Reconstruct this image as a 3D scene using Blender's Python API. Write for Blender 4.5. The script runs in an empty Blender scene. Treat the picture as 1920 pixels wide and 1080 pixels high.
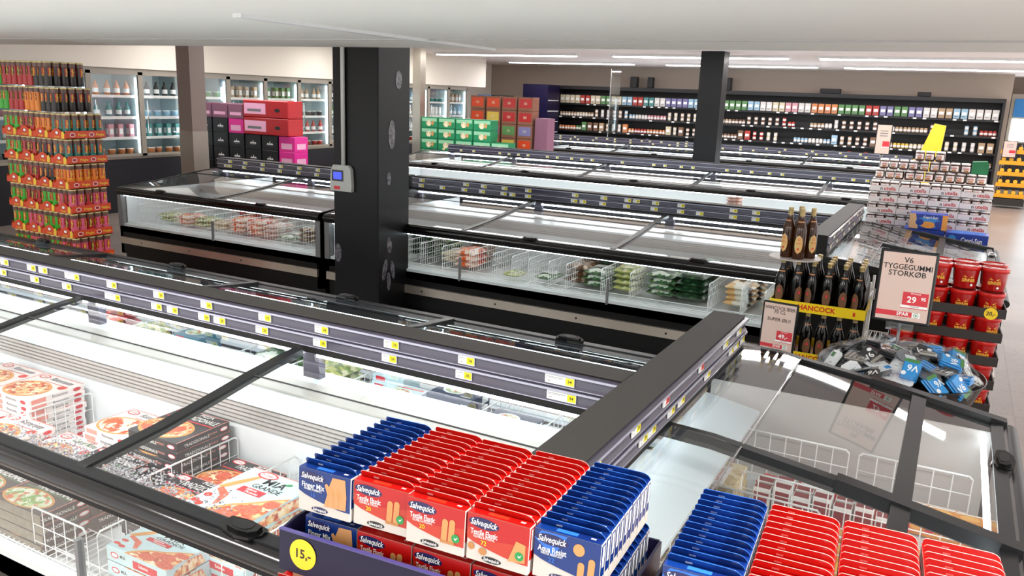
import bpy, math, random
from mathutils import Matrix, Vector
random.seed(7)
PI = math.pi
S = bpy.context.scene
COL = S.collection

# ---------------------------------------------------------------- camera, world, exposure, area lights
cam_d = bpy.data.cameras.new('camera'); cam = bpy.data.objects.new('camera', cam_d); COL.objects.link(cam)
cam_d.sensor_width = 36.0; cam_d.lens = 1535.4 / 1920 * 36.0; cam_d.clip_start = 0.05; cam_d.clip_end = 200
YAW, PITCH, ROLL = math.radians(28.06), math.radians(13.20), math.radians(2.187)
fw = Vector((-math.sin(YAW) * math.cos(PITCH), math.cos(YAW) * math.cos(PITCH), -math.sin(PITCH)))
rt0 = Vector((math.cos(YAW), math.sin(YAW), 0)); up0 = rt0.cross(fw)
rt = math.cos(ROLL) * rt0 + math.sin(ROLL) * up0; up = -math.sin(ROLL) * rt0 + math.cos(ROLL) * up0
mw = Matrix.Identity(4)
for i in range(3):
    mw[i][0] = rt[i]; mw[i][1] = up[i]; mw[i][2] = -fw[i]
mw[0][3], mw[1][3], mw[2][3] = 0.0, 0.0, 2.1
cam.matrix_world = mw
S.camera = cam
S.view_settings.view_transform = 'Standard'; S.view_settings.look = 'None'
S.view_settings.exposure = 0.40; S.view_settings.gamma = 1.0
S.view_settings.use_curve_mapping = False
try:
    S.cycles.transparent_max_bounces = 32; S.cycles.max_bounces = 7; S.cycles.caustics_reflective = False
    S.cycles.caustics_refractive = False; S.cycles.sample_clamp_indirect = 4.0; S.cycles.use_denoising = True
except Exception: pass
W = bpy.data.worlds.new('ambient_fill'); S.world = W; W.use_nodes = True
W.node_tree.nodes['Background'].inputs[0].default_value = (1.0, 0.97, 0.95, 1)
W.node_tree.nodes['Background'].inputs[1].default_value = 1.4  # even ambient fill, added to come in through the open sides
def area(name, x, y, z, sx, sy, power, col=(1, .97, .94)):
    d = bpy.data.lights.new(name, 'AREA'); d.shape = 'RECTANGLE'; d.size = sx; d.size_y = sy; d.energy = power; d.color = col
    o = bpy.data.objects.new(name, d); COL.objects.link(o); o.location = (x, y, z); return o
for lx in (-9.5, -5.0, -0.8):                      # light sources of the ceiling fittings
    for ly in (9.7, 13.4, 17.0):
        area('ceiling_lamp_light', lx, ly, 2.97, 3.6, .16, 44)
    area('ceiling_lamp_light', lx, 20.6, 2.97, 3.6, .16, 62, (1, .93, .95))
for lx in (-6.5, -2.6, 0.9):
    area('ceiling_lamp_light', lx, 0.8, 2.42, 1.8, .2, 55)  # lamps added out of view to brighten the near aisle

# ---------------------------------------------------------------- materials
MATS = {}
def lin(c):
    return tuple((v / 12.92 if v <= .04045 else ((v + .055) / 1.055) ** 2.4) for v in c)
def hexc(h):
    return lin(tuple(int(h[i:i + 2], 16) / 255 for i in (0, 2, 4)))
def mat(name, col, rough=.5, metal=0., emit=0., spec=.5, noise=None, coat=0.):
    m = bpy.data.materials.new(name); m.use_nodes = True; nt = m.node_tree; b = nt.nodes['Principled BSDF']
    c = hexc(col) if isinstance(col, str) else col
    b.inputs['Base Color'].default_value = (*c, 1); b.inputs['Roughness'].default_value = rough
    b.inputs['Metallic'].default_value = metal; b.inputs['Specular IOR Level'].default_value = spec
    b.inputs['Coat Weight'].default_value = coat
    if emit:
        b.inputs['Emission Color'].default_value = (*c, 1); b.inputs['Emission Strength'].default_value = emit
    if noise:                                       # (scale, second colour, amount)
        tc = nt.nodes.new('ShaderNodeTexCoord'); n = nt.nodes.new('ShaderNodeTexNoise'); n.inputs['Scale'].default_value = noise[0]
        n.inputs['Detail'].default_value = 5; r = nt.nodes.new('ShaderNodeValToRGB'); mx = nt.nodes.new('ShaderNodeMix'); mx.data_type = 'RGBA'
        r.color_ramp.elements[0].position = .5 - noise[2]; r.color_ramp.elements[1].position = .5 + noise[2]
        nt.links.new(tc.outputs['Object'], n.inputs['Vector']); nt.links.new(n.outputs['Fac'], r.inputs[0])
        nt.links.new(r.outputs[0], mx.inputs[0]); mx.inputs[6].default_value = (*c, 1); mx.inputs[7].default_value = (*hexc(noise[1]), 1)
        nt.links.new(mx.outputs[2], b.inputs['Base Color'])
    MATS[name] = m; return m
def multi(name, cols, scale, rough=.5, vor=True):
    """blotchy food pattern: several colours picked by noise"""
    m = bpy.data.materials.new(name); m.use_nodes = True; nt = m.node_tree; b = nt.nodes['Principled BSDF']
    tc = nt.nodes.new('ShaderNodeTexCoord'); n = nt.nodes.new('ShaderNodeTexVoronoi' if vor else 'ShaderNodeTexNoise')
    n.inputs['Scale'].default_value = scale; r = nt.nodes.new('ShaderNodeValToRGB'); r.color_ramp.interpolation = 'CONSTANT' if vor else 'LINEAR'
    k = len(cols)
    while len(r.color_ramp.elements) < k: r.color_ramp.elements.new(.5)
    for i, c in enumerate(cols):
        r.color_ramp.elements[i].position = (i / k) if vor else (.3 + .4 * i / (k - 1)); r.color_ramp.elements[i].color = (*hexc(c), 1)
    ds = nt.nodes.new('ShaderNodeTexNoise'); ds.inputs['Scale'].default_value = scale * .7
    ad = nt.nodes.new('ShaderNodeVectorMath'); ad.operation = 'MULTIPLY_ADD'; ad.inputs[1].default_value = (.03, .03, .03)
    nt.links.new(ds.outputs['Color'], ad.inputs[0]); nt.links.new(tc.outputs['Object'], ad.inputs[2]); nt.links.new(ad.outputs[0], n.inputs['Vector'])
    if vor:
        sp = nt.nodes.new('ShaderNodeSeparateColor'); nt.links.new(n.outputs['Color'], sp.inputs[0]); nt.links.new(sp.outputs[0], r.inputs[0])
    else: nt.links.new(n.outputs['Fac'], r.inputs[0])
    nt.links.new(r.outputs[0], b.inputs['Base Color']); b.inputs['Roughness'].default_value = rough
    MATS[name] = m; return m
def glassy(name, tint=(1, 1, 1), refl=.07, maxr=.75, rough=.02, gcol=(1, 1, 1)):
    m = bpy.data.materials.new(name); m.use_nodes = True; nt = m.node_tree; nt.nodes.clear()
    o = nt.nodes.new('ShaderNodeOutputMaterial'); mx = nt.nodes.new('ShaderNodeMixShader'); t = nt.nodes.new('ShaderNodeBsdfTransparent')
    g = nt.nodes.new('ShaderNodeBsdfGlossy'); g.inputs['Roughness'].default_value = rough; g.inputs['Color'].default_value = (*gcol, 1)
    t.inputs[0].default_value = (*tint, 1)
    lw = nt.nodes.new('ShaderNodeLayerWeight'); lw.inputs[0].default_value = .5
    mr = nt.nodes.new('ShaderNodeMath'); mr.operation = 'POWER'; mr.inputs[1].default_value = 3.2
    ma = nt.nodes.new('ShaderNodeMath'); ma.operation = 'MULTIPLY_ADD'; ma.inputs[1].default_value = maxr - refl; ma.inputs[2].default_value = refl
    nt.links.new(lw.outputs['Facing'], mr.inputs[0]); nt.links.new(mr.outputs[0], ma.inputs[0]); nt.links.new(ma.outputs[0], mx.inputs[0])
    nt.links.new(t.outputs[0], mx.inputs[1]); nt.links.new(g.outputs[0], mx.inputs[2]); nt.links.new(mx.outputs[0], o.inputs[0])
    MATS[name] = m; return m

mat('black_panel', '060607', .45, spec=.25); mat('black_gloss', '070708', .15, spec=.5); mat('dark_frame', '1a1b1d', .38, spec=.3); mat('ledge_top', '32302e', .6, spec=.3, noise=(160, '3b3937', .3))
mat('ledge_side', '121110', .5, spec=.3); mat('strip', '4e4c5a', .18, spec=.7); mat('strip_highlight', 'a3a4b8', .1, spec=1.0, coat=.6); mat('strip_back', '55525f', .4)
mat('white_liner', 'e6ecef', .35); mat('white_panel', 'e2ebef', .3); mat('louvre', 'b9b6b3', .4); mat('grey_shelf', 'a9a49b', .3, noise=(6, 'b8b5ae', .4)); mat('wire', 'f2f4f4', .35)
mat('steel', 'b5aca0', .28, .8, noise=(3, 'cfc6ba', .3)); mat('brushed', '8c8078', .3, .7); mat('post_grey', '77787a', .4, .3); mat('silver', 'c8c8c8', .2, .9)
mat('led', (.84, .95, 1), .5, emit=11.0); mat('led_soft', (.82, .94, 1), .5, emit=7.0)
mat('tag_white', 'f0f1ef', .5); mat('tag_yellow', 'efe01c', .5); mat('tag_red', 'e2403d', .5); mat('ink', '1b1b1d', .6); mat('ink_grey', '77787c', .6)
mat('ink_white', 'f6f6f4', .5); mat('teal_edge', '6fb8ac', .2); mat('frost', 'a9a9ae', .9, noise=(60, '8f8c92', .3)); mat('frosted_card', '6f6a5e', .8, noise=(45, '8f8a7c', .35)); mat('cardboard', 'b98f6d', .8, noise=(20, 'a87f60', .3)); mat('card_dark', '8a5b48', .8)
glassy('glass', (.985, .995, .99), .05, .7); glassy('lid_glass', (.97, .985, .985), .06, .55); glassy('smoked', (.62, .66, .7), .08, .6); glassy('clear_plastic', (.93, .95, .97), .10, .7)
glassy('blister', (.97, .98, .99), .03, .30, .05); glassy('plexi', (.86, .87, .88), .12, .6); glassy('bag', (.88, .9, .9), .16, .7, .15)
mat('soffit', 'f4f1ea', .7); mat('ceiling', 'f6ecea', .8); mat('wall_beige', 'b3a598', .8); mat('wall_cream', 'f4eee2', .8); mat('lamp_frame', 'dddddd', .5)
mat('lamp_on', (1, .98, .96), .5, emit=8.0); mat('column_black', '050506', .42, spec=.28, noise=(4, '0a0b0f', .4)); mat('tape', '77747c', .25, noise=(30, '3a3840', .2)); mat('pipe_white', 'c9c9c4', .4)
mat('dev_grey', 'b0b1ae', .4); mat('dev_dark', '2a2c31', .3); mat('screen_blue', hexc('3a49f0'), .3, emit=.9); mat('brown_reflection', '7d6a62', .4)
mat('sq_blue', '062c70', .3); mat('sq_blue_dark', '07205f', .35); mat('sq_blue_light', '2a69c4', .3); mat('sq_red', 'b00c08', .3); mat('sq_orange', 'b8321a', .3); mat('sq_navy', '1c1b4f', .3)
mat('sq_cream', 'c9c1b8', .45); mat('plaster', 'c98f55', .5); mat('plaster_dark', 'b57c45', .5); mat('skin', 'c9925f', .5); mat('green_leaf', '1f8f45', .4); mat('tray_navy', '140f30', .35, spec=.3); mat('tray_edge', '46407a', .3); mat('disc_yellow', 'f3cc12', .4)
mat('pink_edge', 'f0a59c', .5); mat('box_inside', 'b99c8c', .6)
mat('pizza_crust', 'dc9a55', .6); multi('pizza_top', ['e9b183', 'c84f2f', 'f0d9ae', 'd9682f', 'e8c28a', 'b23a28', 'f3e3c4', 'de8a4d'], 55); multi('pizza_white', ['f5ead0', 'e06a3a', 'f7f0de', 'd8582f', 'efe0bd'], 40)
multi('pizza_veg', ['dfe6c4', '7fae55', 'e9eedd', 'c8d6a0', 'd96f45', 'f1efdf'], 60); mat('salami', 'c9432f', .5, noise=(90, 'e2795c', .2)); mat('ristorante', 'ece4e2', .35); mat('tradizionale', '2d2b30', .35); mat('mia', 'b7d7de', .35, noise=(8, 'cfe3e6', .4)); mat('brand_red', 'cf2233', .4); mat('salmon_card', 'e58f84', .4); mat('tomato', 'd8392b', .4)
mat('navy_box', '24364f', .35); mat('teal_box', '2f6f80', .4); mat('dark_veg_box', '26302b', .4); mat('purple_box', '5d5fa8', .4); mat('lime_bag', 'a9bd62', .5); mat('green_bag', '3f7a45', .4)
multi('veg_green', ['2e5a33', '1f4427', '6d9b52', '3d6f3b', 'dfe6d8', '2b4d33'], 26, .35); multi('veg_leaf', ['12301c', '24502b', '0f2818', '447346'], 30, .35); multi('veg_carrot', ['e2662b', 'd14f1f', 'f08a45', 'f3d9c8'], 22, .35)
multi('veg_mix', ['c7c67a', '9fb06a', 'e3dfb8', '7b8f55'], 30, .35); multi('veg_yellow', ['e9a94e', 'f4efe2', 'f0c98a', 'f7f5ee', '3a3330'], 16, .35); multi('veg_brown', ['5e3d25', '7d5836', 'cdbba2', '8f6a47'], 28, .35); multi('veg_pink', ['caa79c', 'e8d8d0', 'b9776a', 'd9c0b4'], 22, .35)
multi('veg_red', ['c02a28', 'd94a3a', '8f1f26', 'e8b09a'], 18, .35); multi('mussels', ['2a2526', '6b5750', 'c9b5a5', 'a52b2b', '3b3334', 'd8a07a'], 28, .35); multi('crumb', ['d9c7a0', 'e9dcc0', 'c7b088'], 40, .5)
mat('meat_red', '8f2430', .35); mat('orange_box', 'dd8a2b', .4); mat('orange_light', 'f0b050', .4); mat('white_card', 'f2f1ef', .4); mat('red_card', 'd8272f', .4)
mat('amber', '3a1d0a', .12, spec=.5); mat('bottle_black', '080605', .14, spec=.35); mat('gold_foil', 'bfa874', .3, .5); mat('beer_label', 'cdbf7a', .5, noise=(40, 'd99a5a', .15)); mat('beer_label_dark', '6e4a2c', .5); mat('beer_neck', 'c58a5c', .5); mat('crate_yellow', 'f1d21a', .4); mat('crate_red', 'd2321e', .4)
mat('disc_grey', 'c6bfbc', .4); mat('sign_frame', '141416', .3); mat('sign_paper', 'd9b4a2', .5, noise=(5, 'cfc2bd', .5)); mat('sign_red', 'cf2f3b', .5); mat('sign_red2', 'd4545c', .5); mat('spar_green', '1e7a4a', .5)
mat('bucket_red', 'a8100e', .22, coat=.2); mat('bucket_lid', 'cc211c', .25, coat=.2); mat('sun_yellow', 'efb42c', .4); mat('tray_brown', '29211e', .5); mat('bowl_black', '14110f', .28, spec=.4)
mat('gum_blue', '1e8fd6', .3); mat('gum_dark', '2c2d31', .25, .2); mat('gum_white', 'eef1f3', .35); mat('gum_silver', 'b4b0a8', .22, .6); mat('gum_green', '3f7f3f', .4); mat('gum_navy', '22406e', .35); mat('gum_red', 'd9525a', .4); mat('gum_grey_card', '6f7378', .4)
mat('nut_white', 'f2ece8', .4); mat('nut_choc', '4a1f16', .2, coat=.3); mat('nut_red', 'cc2a2c', .4); mat('nut_lid', 'efece8', .35); mat('tray_white', 'f2ebe7', .5); mat('capri_blue', '2340a0', .3); mat('capri_sky', '3f8fd8', .3); mat('capri_orange', 'f0a24a', .4); mat('capri_peach', 'e7b98a', .4)
mat('tray_orange', 'd6451f', .4); mat('can_green', '3fae34', .25); mat('can_pink', 'd9607e', .25); mat('can_red', 'b52a2c', .25); mat('can_orange', 'e8862a', .25); mat('can_dark', '2b2522', .25); mat('can_teal', '2f6f66', .25); mat('can_lid', '6e4c42', .3); mat('can_rim', 'd9c88c', .3, .4); mat('can_yellow', 'f0c83c', .4); mat('can_lime', 'b8c83c', .3)
mat('wine_black', '121114', .4); mat('pink_box', 'e22a94', .4); mat('pink_light', 'f3b5d5', .4); mat('mauve_box', '8a5a70', .5); mat('shoe_red', 'b0161e', .35); mat('shelf_black', '141315', .5); mat('fridge_frame', '9a9388', .4); mat('fridge_in', 'd7e6ea', .5); mat('fridge_base', '1a1a22', .5)
mat('green_pack', '1f8456', .4); mat('green_pack_light', '8fc4a0', .4); mat('crate_green', '16634a', .5); mat('basket_tan', 'c9a183', .6); mat('yellow_shirt', 'f0c933', .5); mat('banner_blue', '2d7fc4', .5)
mat('stand_yellow', 'e3a21c', .4); mat('bottle_dark', '3a1f14', .2); mat('base_black', '2a2622', .5); mat('rubber', '121212', .7)
PAL = {'red': 'b8372c', 'cream': 'd9cdae', 'green': '5d8f55', 'pale blue': '9cc0d6', 'orange': 'd98a55', 'violet': '7d78a8', 'white': 'dedad6', 'brown': '7d5c45', 'teal': '4f8f8c', 'yellow': 'd9b84c', 'dark': '33302f', 'tan': 'b79a78', 'pink': 'd79aa2'}
for k, v in PAL.items(): mat('pk_' + k.replace(' ', '_'), v, .45)

# ---------------------------------------------------------------- mesh builder
TEXT = {}
def text_geo(s, bold=.012):
    key = (s, bold)
    if key in TEXT: return TEXT[key]
    c = bpy.data.curves.new('t', 'FONT'); c.body = s; c.size = 1; c.resolution_u = 2; c.offset = bold; c.align_x = 'CENTER'; c.align_y = 'CENTER'
    o = bpy.data.objects.new('t', c); COL.objects.link(o)
    dg = bpy.context.evaluated_depsgraph_get(); e = o.evaluated_get(dg); me = e.to_mesh()
    g = ([tuple(v.co) for v in me.vertices], [tuple(p.vertices) for p in me.polygons])
    w = (max(v[0] for v in g[0]) - min(v[0] for v in g[0])) if g[0] else 1
    e.to_mesh_clear(); bpy.data.objects.remove(o); bpy.data.curves.remove(c)
    TEXT[key] = (g[0], g[1], w); return TEXT[key]
def frame(o, r, u):
    r = Vector(r).normalized(); u = Vector(u).normalized(); n = r.cross(u); m = Matrix.Identity(4)
    for i in range(3): m[i][0] = r[i]; m[i][1] = u[i]; m[i][2] = n[i]; m[i][3] = o[i]
    return m
class B:
    def __init__(s, T=None): s.v = []; s.f = []; s.mi = []; s.sm = []; s.mats = []; s.T = T or Matrix.Identity(4)
    def m(s, name):
        if name not in s.mats: s.mats.append(name)
        return s.mats.index(name)
    def add(s, vs, fs, m, smooth=False, T=None):
        M = s.T @ T if T is not None else s.T
        n = len(s.v); s.v += [tuple(M @ Vector(p)) for p in vs]; k = s.m(m)
        for f in fs: s.f.append([n + i for i in f]); s.mi.append(k); s.sm.append(smooth)
    def box(s, x0, x1, y0, y1, z0, z1, m, T=None, skip=''):
        vs = [(x, y, z) for x in (x0, x1) for y in (y0, y1) for z in (z0, z1)]
        fs = {'l': (0, 1, 3, 2), 'r': (4, 6, 7, 5), 'f': (0, 4, 5, 1), 'b': (2, 3, 7, 6), 'd': (0, 2, 6, 4), 'u': (1, 5, 7, 3)}
        s.add(vs, [f for k, f in fs.items() if k not in skip], m, False, T)
    def rbox(s, x0, x1, y0, y1, z0, z1, m, r=.003, T=None):
        """box with chamfered edges"""
        r = min(r, (x1 - x0) * .45, (y1 - y0) * .45, (z1 - z0) * .45); vs = []; idx = {}
        for ix in (0, 1):
            for iy in (0, 1):
                for iz in (0, 1):
                    X = (x0, x1)[ix]; Y = (y0, y1)[iy]; Z = (z0, z1)[iz]; dx = r if ix == 0 else -r; dy = r if iy == 0 else -r; dz = r if iz == 0 else -r
                    for a, p in (('x', (X, Y + dy, Z + dz)), ('y', (X + dx, Y, Z + dz)), ('z', (X + dx, Y + dy, Z))): idx[(ix, iy, iz, a)] = len(vs); vs.append(p)
        g = lambda *k: idx[k]; fs = []
        for i in (0, 1):
            q = [g(i, 0, 0, 'x'), g(i, 1, 0, 'x'), g(i, 1, 1, 'x'), g(i, 0, 1, 'x')]; fs.append(q if i else q[::-1])
            q = [g(0, i, 0, 'y'), g(0, i, 1, 'y'), g(1, i, 1, 'y'), g(1, i, 0, 'y')]; fs.append(q if i else q[::-1])
            q = [g(0, 0, i, 'z'), g(1, 0, i, 'z'), g(1, 1, i, 'z'), g(0, 1, i, 'z')]; fs.append(q if i else q[::-1])
        for i in (0, 1):
            for j in (0, 1):
                fs.append([g(i, j, 0, 'x'), g(i, j, 1, 'x'), g(i, j, 1, 'y'), g(i, j, 0, 'y')])
                fs.append([g(i, 0, j, 'x'), g(i, 1, j, 'x'), g(i, 1, j, 'z'), g(i, 0, j, 'z')])
                fs.append([g(0, i, j, 'y'), g(1, i, j, 'y'), g(1, i, j, 'z'), g(0, i, j, 'z')])
                for k in (0, 1): fs.append([g(i, j, k, 'x'), g(i, j, k, 'y'), g(i, j, k, 'z')])
        s.add(vs, fs, m, False, T)
    def prism(s, pts, axis, a, b, m, smooth=False, T=None, cap=True):
        """pts: 2-D outline in the two other axes"""
        def P(p, t): return {'x': (t, p[0], p[1]), 'y': (p[0], t, p[1]), 'z': (p[0], p[1], t)}[axis]
        n = len(pts); vs = [P(p, a) for p in pts] + [P(p, b) for p in pts]
        s.add(vs, [(i, (i + 1) % n, n + (i + 1) % n, n + i) for i in range(n)], m, smooth, T)
        if cap: s.add(vs, [tuple(range(n))[::-1], tuple(range(n, 2 * n))], m, False, T)
    def sheet(s, pts, axis, a, b, m, T=None, smooth=True):
        def P(p, t): return {'x': (t, p[0], p[1]), 'y': (p[0], t, p[1]), 'z': (p[0], p[1], t)}[axis]
        n = len(pts); s.add([P(p, a) for p in pts] + [P(p, b) for p in pts], [(i, i + 1, n + i + 1, n + i) for i in range(n - 1)], m, smooth, T)
    def lathe(s, prof, m, cx=0, cy=0, seg=16, T=None, smooth=True):
        vs = []; n = len(prof)
        for i in range(seg):
            a = 2 * PI * i / seg
            for r, z in prof: vs.append((cx + r * math.cos(a), cy + r * math.sin(a), z))
        s.add(vs, [(i * n + j, ((i + 1) % seg) * n + j, ((i + 1) % seg) * n + j + 1, i * n + j + 1) for i in range(seg) for j in range(n - 1)], m, smooth, T)
    def arc_patch(s, r, z0, z1, a0, a1, m, seg=6, cx=0, cy=0, T=None):
        vs = []
        for i in range(seg + 1):
            a = a0 + (a1 - a0) * i / seg
            for z in (z0, z1): vs.append((cx + r * math.cos(a), cy + r * math.sin(a), z))
        s.add(vs, [(2 * i, 2 * i + 2, 2 * i + 3, 2 * i + 1) for i in range(seg)], m, True, T)
    def tube(s, p0, p1, r, m, seg=4, T=None):
        p0 = Vector(p0); p1 = Vector(p1); d = (p1 - p0)
        if d.length < 1e-6: return
        d.normalize(); a = d.orthogonal().normalized(); b = d.cross(a); vs = []
        for p in (p0, p1):
            for i in range(seg):
                t = 2 * PI * i / seg + PI / seg; vs.append(tuple(p + r * (math.cos(t) * a + math.sin(t) * b)))
        s.add(vs, [(i, (i + 1) % seg, seg + (i + 1) % seg, seg + i) for i in range(seg)] + [tuple(range(seg))[::-1], tuple(range(seg, 2 * seg))], m, seg > 5, T)
    def path(s, pts, r, m, seg=6, T=None):
        for a, b in zip(pts, pts[1:]): s.tube(a, b, r, m, seg, T)
    # flat printing on a frame (x right, y up, z out)
    def rect(s, F, x0, x1, y0, y1, m, off=.0004): s.add([(x0, y0, off), (x1, y0, off), (x1, y1, off), (x0, y1, off)], [(0, 1, 2, 3)], m, False, F)
    def poly(s, F, pts, m, off=.0004): s.add([(x, y, off) for x, y in pts], [tuple(range(len(pts)))], m, False, F)
    def ell(s, F, cx, cy, rx, ry, m, off=.0006, seg=20, rot=0):
        c, q = math.cos(rot), math.sin(rot); P = []
        for i in range(seg):
            a = 2 * PI * i / seg; x = rx * math.cos(a); y = ry * math.sin(a); P.append((cx + c * x - q * y, cy + q * x + c * y))
        s.poly(F, P, m, off)
    def text(s, F, t, cx, cy, h, m, off=.0009, bold=.012, maxw=None, slant=0, rot=0):
        vs, fs, w = text_geo(t, bold); k = h / .72; kx = k
        if maxw and w * k > maxw: kx = maxw / w
        c, q = math.cos(rot), math.sin(rot); out = []
        for v in vs:
            x = v[0] * kx + slant * v[1] * k; y = v[1] * k; out.append((cx + c * x - q * y, cy + q * x + c * y, off))
        s.add(out, fs, m, False, F)
    def build(s, name, parent=None, loc=None):
        me = bpy.data.meshes.new(name); me.from_pydata(s.v, [], s.f)
        for n in s.mats: me.materials.append(MATS[n])
        me.polygons.foreach_set('material_index', s.mi); me.polygons.foreach_set('use_smooth', s.sm); me.update()
        o = bpy.data.objects.new(name, me); COL.objects.link(o)
        if parent: o.parent = parent
        if loc: o.location = loc
        return o
def tag(o, label, cat, group=None):
    o['label'] = label; o['category'] = cat
    if group: o['group'] = group
    return o
def thing(name, label, cat, loc=(0, 0, 0), rz=0, group=None):
    o = bpy.data.objects.new(name, None); COL.objects.link(o); o.location = loc; o.rotation_euler = (0, 0, rz); o.empty_display_size = .05
    return tag(o, label, cat, group)
def struct(o): o['kind'] = 'structure'; return o
def dup(o, loc, rot=None, label=None, group=None, cat=None):
    r = o.copy(); COL.objects.link(r); r.location = loc
    if rot is not None: r.rotation_euler = rot if not isinstance(rot, (int, float)) else (0, 0, rot)
    if label: r['label'] = label
    if group: r['group'] = group
    for ch in list(o.children):
        c = ch.copy(); COL.objects.link(c); c.parent = r
        for g in list(ch.children):
            d = g.copy(); COL.objects.link(d); d.parent = c
    return r
class Proto:
    """first use places the object itself, later uses copy it"""
    def __init__(s, o): s.o = o; s.used = False
    def put(s, loc, rot, label, group=None):
        if not s.used:
            s.used = True; o = s.o; o.location = loc; o.rotation_euler = rot if not isinstance(rot, (int, float)) else (0, 0, rot)
            o['label'] = label
            if group: o['group'] = group
            return o
        o = dup(s.o, loc, rot, label)
        if group: o['group'] = group
        elif 'group' in o: del o['group']
        return o
ORD = ['first', 'second', 'third', 'fourth', 'fifth', 'sixth', 'seventh', 'eighth', 'ninth', 'tenth', 'eleventh', 'twelfth', 'thirteenth', 'fourteenth', 'fifteenth', 'sixteenth', 'seventeenth', 'eighteenth', 'nineteenth', 'twentieth']

# ---------------------------------------------------------------- room shell
def floor_mat():
    m = bpy.data.materials.new('floor_tiles'); m.use_nodes = True; nt = m.node_tree; b = nt.nodes['Principled BSDF']
    tc = nt.nodes.new('ShaderNodeTexCoord'); br = nt.nodes.new('ShaderNodeTexBrick'); br.offset = 0; br.inputs['Scale'].default_value = 1
    br.inputs['Brick Width'].default_value = .6; br.inputs['Row Height'].default_value = .6; br.inputs['Mortar Size'].default_value = .004
    br.inputs['Color1'].default_value = (*hexc('968880'), 1); br.inputs['Color2'].default_value = (*hexc('9f928a'), 1); br.inputs['Mortar'].default_value = (*hexc('8a7c73'), 1)
    v = nt.nodes.new('ShaderNodeTexNoise'); v.inputs['Scale'].default_value = 38; v.inputs['Detail'].default_value = 2; v.inputs['Distortion'].default_value = 1.5
    r = nt.nodes.new('ShaderNodeValToRGB'); r.color_ramp.elements[0].position = .30; r.color_ramp.elements[1].position = .36
    r.color_ramp.elements[0].color = (*hexc('6d5f5c'), 1); r.color_ramp.elements[1].color = (1, 1, 1, 1)
    mx = nt.nodes.new('ShaderNodeMix'); mx.data_type = 'RGBA'; mx.blend_type = 'MULTIPLY'; mx.inputs[0].default_value = .85
    nt.links.new(tc.outputs['Object'], br.inputs['Vector']); nt.links.new(tc.outputs['Object'], v.inputs['Vector']); nt.links.new(v.outputs['Fac'], r.inputs[0])
    nt.links.new(br.outputs['Color'], mx.inputs[6]); nt.links.new(r.outputs[0], mx.inputs[7]); nt.links.new(mx.outputs[2], b.inputs['Base Color']); b.inputs['Roughness'].default_value = .3
    MATS['floor_tiles'] = m
floor_mat()
b = B(); b.box(-14, 3.2, .45, 28, -.1, 0, 'floor_tiles'); struct(b.build('floor'))
b = B(); b.box(-14, 3.2, 5.85, 28, 3.05, 3.25, 'ceiling'); struct(b.build('ceiling'))
b = B(); b.box(-14, 3.2, -1.0, 5.85, 2.46, 3.25, 'soffit')
struct(b.build('ceiling_soffit'))
b = B(); b.box(-13.6, .88, 23.56, 23.7, 0, 3.05, 'wall_beige'); b.box(.82, .88, 23.7, 26, 0, 3.05, 'wall_beige'); b.box(.88, 3.2, 26, 26.2, 0, 3.05, 'wall_beige'); struct(b.build('wall_back'))
b = B(); b.box(-14, -13.6, -4, 26, 0, 3.05, 'wall_cream'); struct(b.build('wall_left'))
b = B(); b.box(-13.6, -11.96, 2.0, 20.4, 2.3, 3.05, 'wall_cream'); struct(b.build('wall_fascia'))
b = B(); b.box(-3.4, -3.34, 3.2, 5.84, 2.44, 2.46, 'lamp_frame'); b.box(-14, 3.2, 4.9, 4.93, 2.452, 2.46, 'louvre'); struct(b.build('trim_1'))
k = 0
for lx in (-9.5, -5.0, -0.8):
    for ly in (9.7, 13.4, 17.0, 20.6):
        k += 1; b = B(); b.box(-1.85, 1.85, -.12, .12, 0, .05, 'lamp_frame')
        t = thing('ceiling_light', 'long white ceiling light, %s row from the entrance side, %s across the hall' % (ORD[(9.7, 13.4, 17.0, 20.6).index(ly)], ORD[(-9.5, -5.0, -0.8).index(lx)]), 'ceiling light', (lx, ly, 3.0), 0, 'ceiling lights')
        b.build('frame', t); b = B(); b.box(-1.8, 1.8, -.08, .08, -.02, 0, 'lamp_on'); b.build('diffuser', t)
for lx in (-6.5, -2.6, 0.9):  # unseen fittings added to go with the near aisle lamps
    for ly in (.8,):
        b = B(); b.box(-.95, .95, -.14, .14, -.0, .02, 'lamp_frame')
        t = thing('ceiling_light', 'long white light added unseen in the low ceiling, %s along it' % ORD[(-6.5, -2.6, 0.9).index(lx)], 'ceiling light', (lx, ly, 2.44), 0, 'added ceiling lights over the first aisle'); b.build('frame', t)
        b = B(); b.box(-.9, .9, -.1, .1, -.006, 0, 'lamp_on'); b.build('diffuser', t)

# columns
t = thing('support_column', 'black square support column in front of the second freezer row', 'column', (-4.72, 5.98, 0))
b = B(); b.rbox(-.29, .22, -.14, .34, 0, 3.05, 'column_black', .012); b.box(-.30, .23, -.15, .35, 0, .1, 'black_panel'); b.build('shaft', t)
b = B()
F = frame((.2215, -.14, 0), (0, 1, 0), (0, 0, 1))
for (x, y, rx, ry, rot) in ((.2, 1.72, .05, .13, 0), (.16, 1.33, .03, .06, 0), (.17, .72, .035, .075, .1), (.10, .5, .035, .1, -.25), (.22, .48, .03, .09, .2), (.16, .38, .03, .09, .05), (.30, 2.2, .05, .08, 0)): b.ell(F, x, y, rx, ry, 'tape', .001, 12, rot)
F = frame((-.29, -.1405, 0), (1, 0, 0), (0, 0, 1)); b.ell(F, .05, .62, .04, .09, 'tape', .001, 12)
b.build('torn_tape', t)
t = thing('temperature_display', 'grey wall device with blue screen mounted high on the black column', 'device', (-4.895, 5.80, 1.2))
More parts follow.
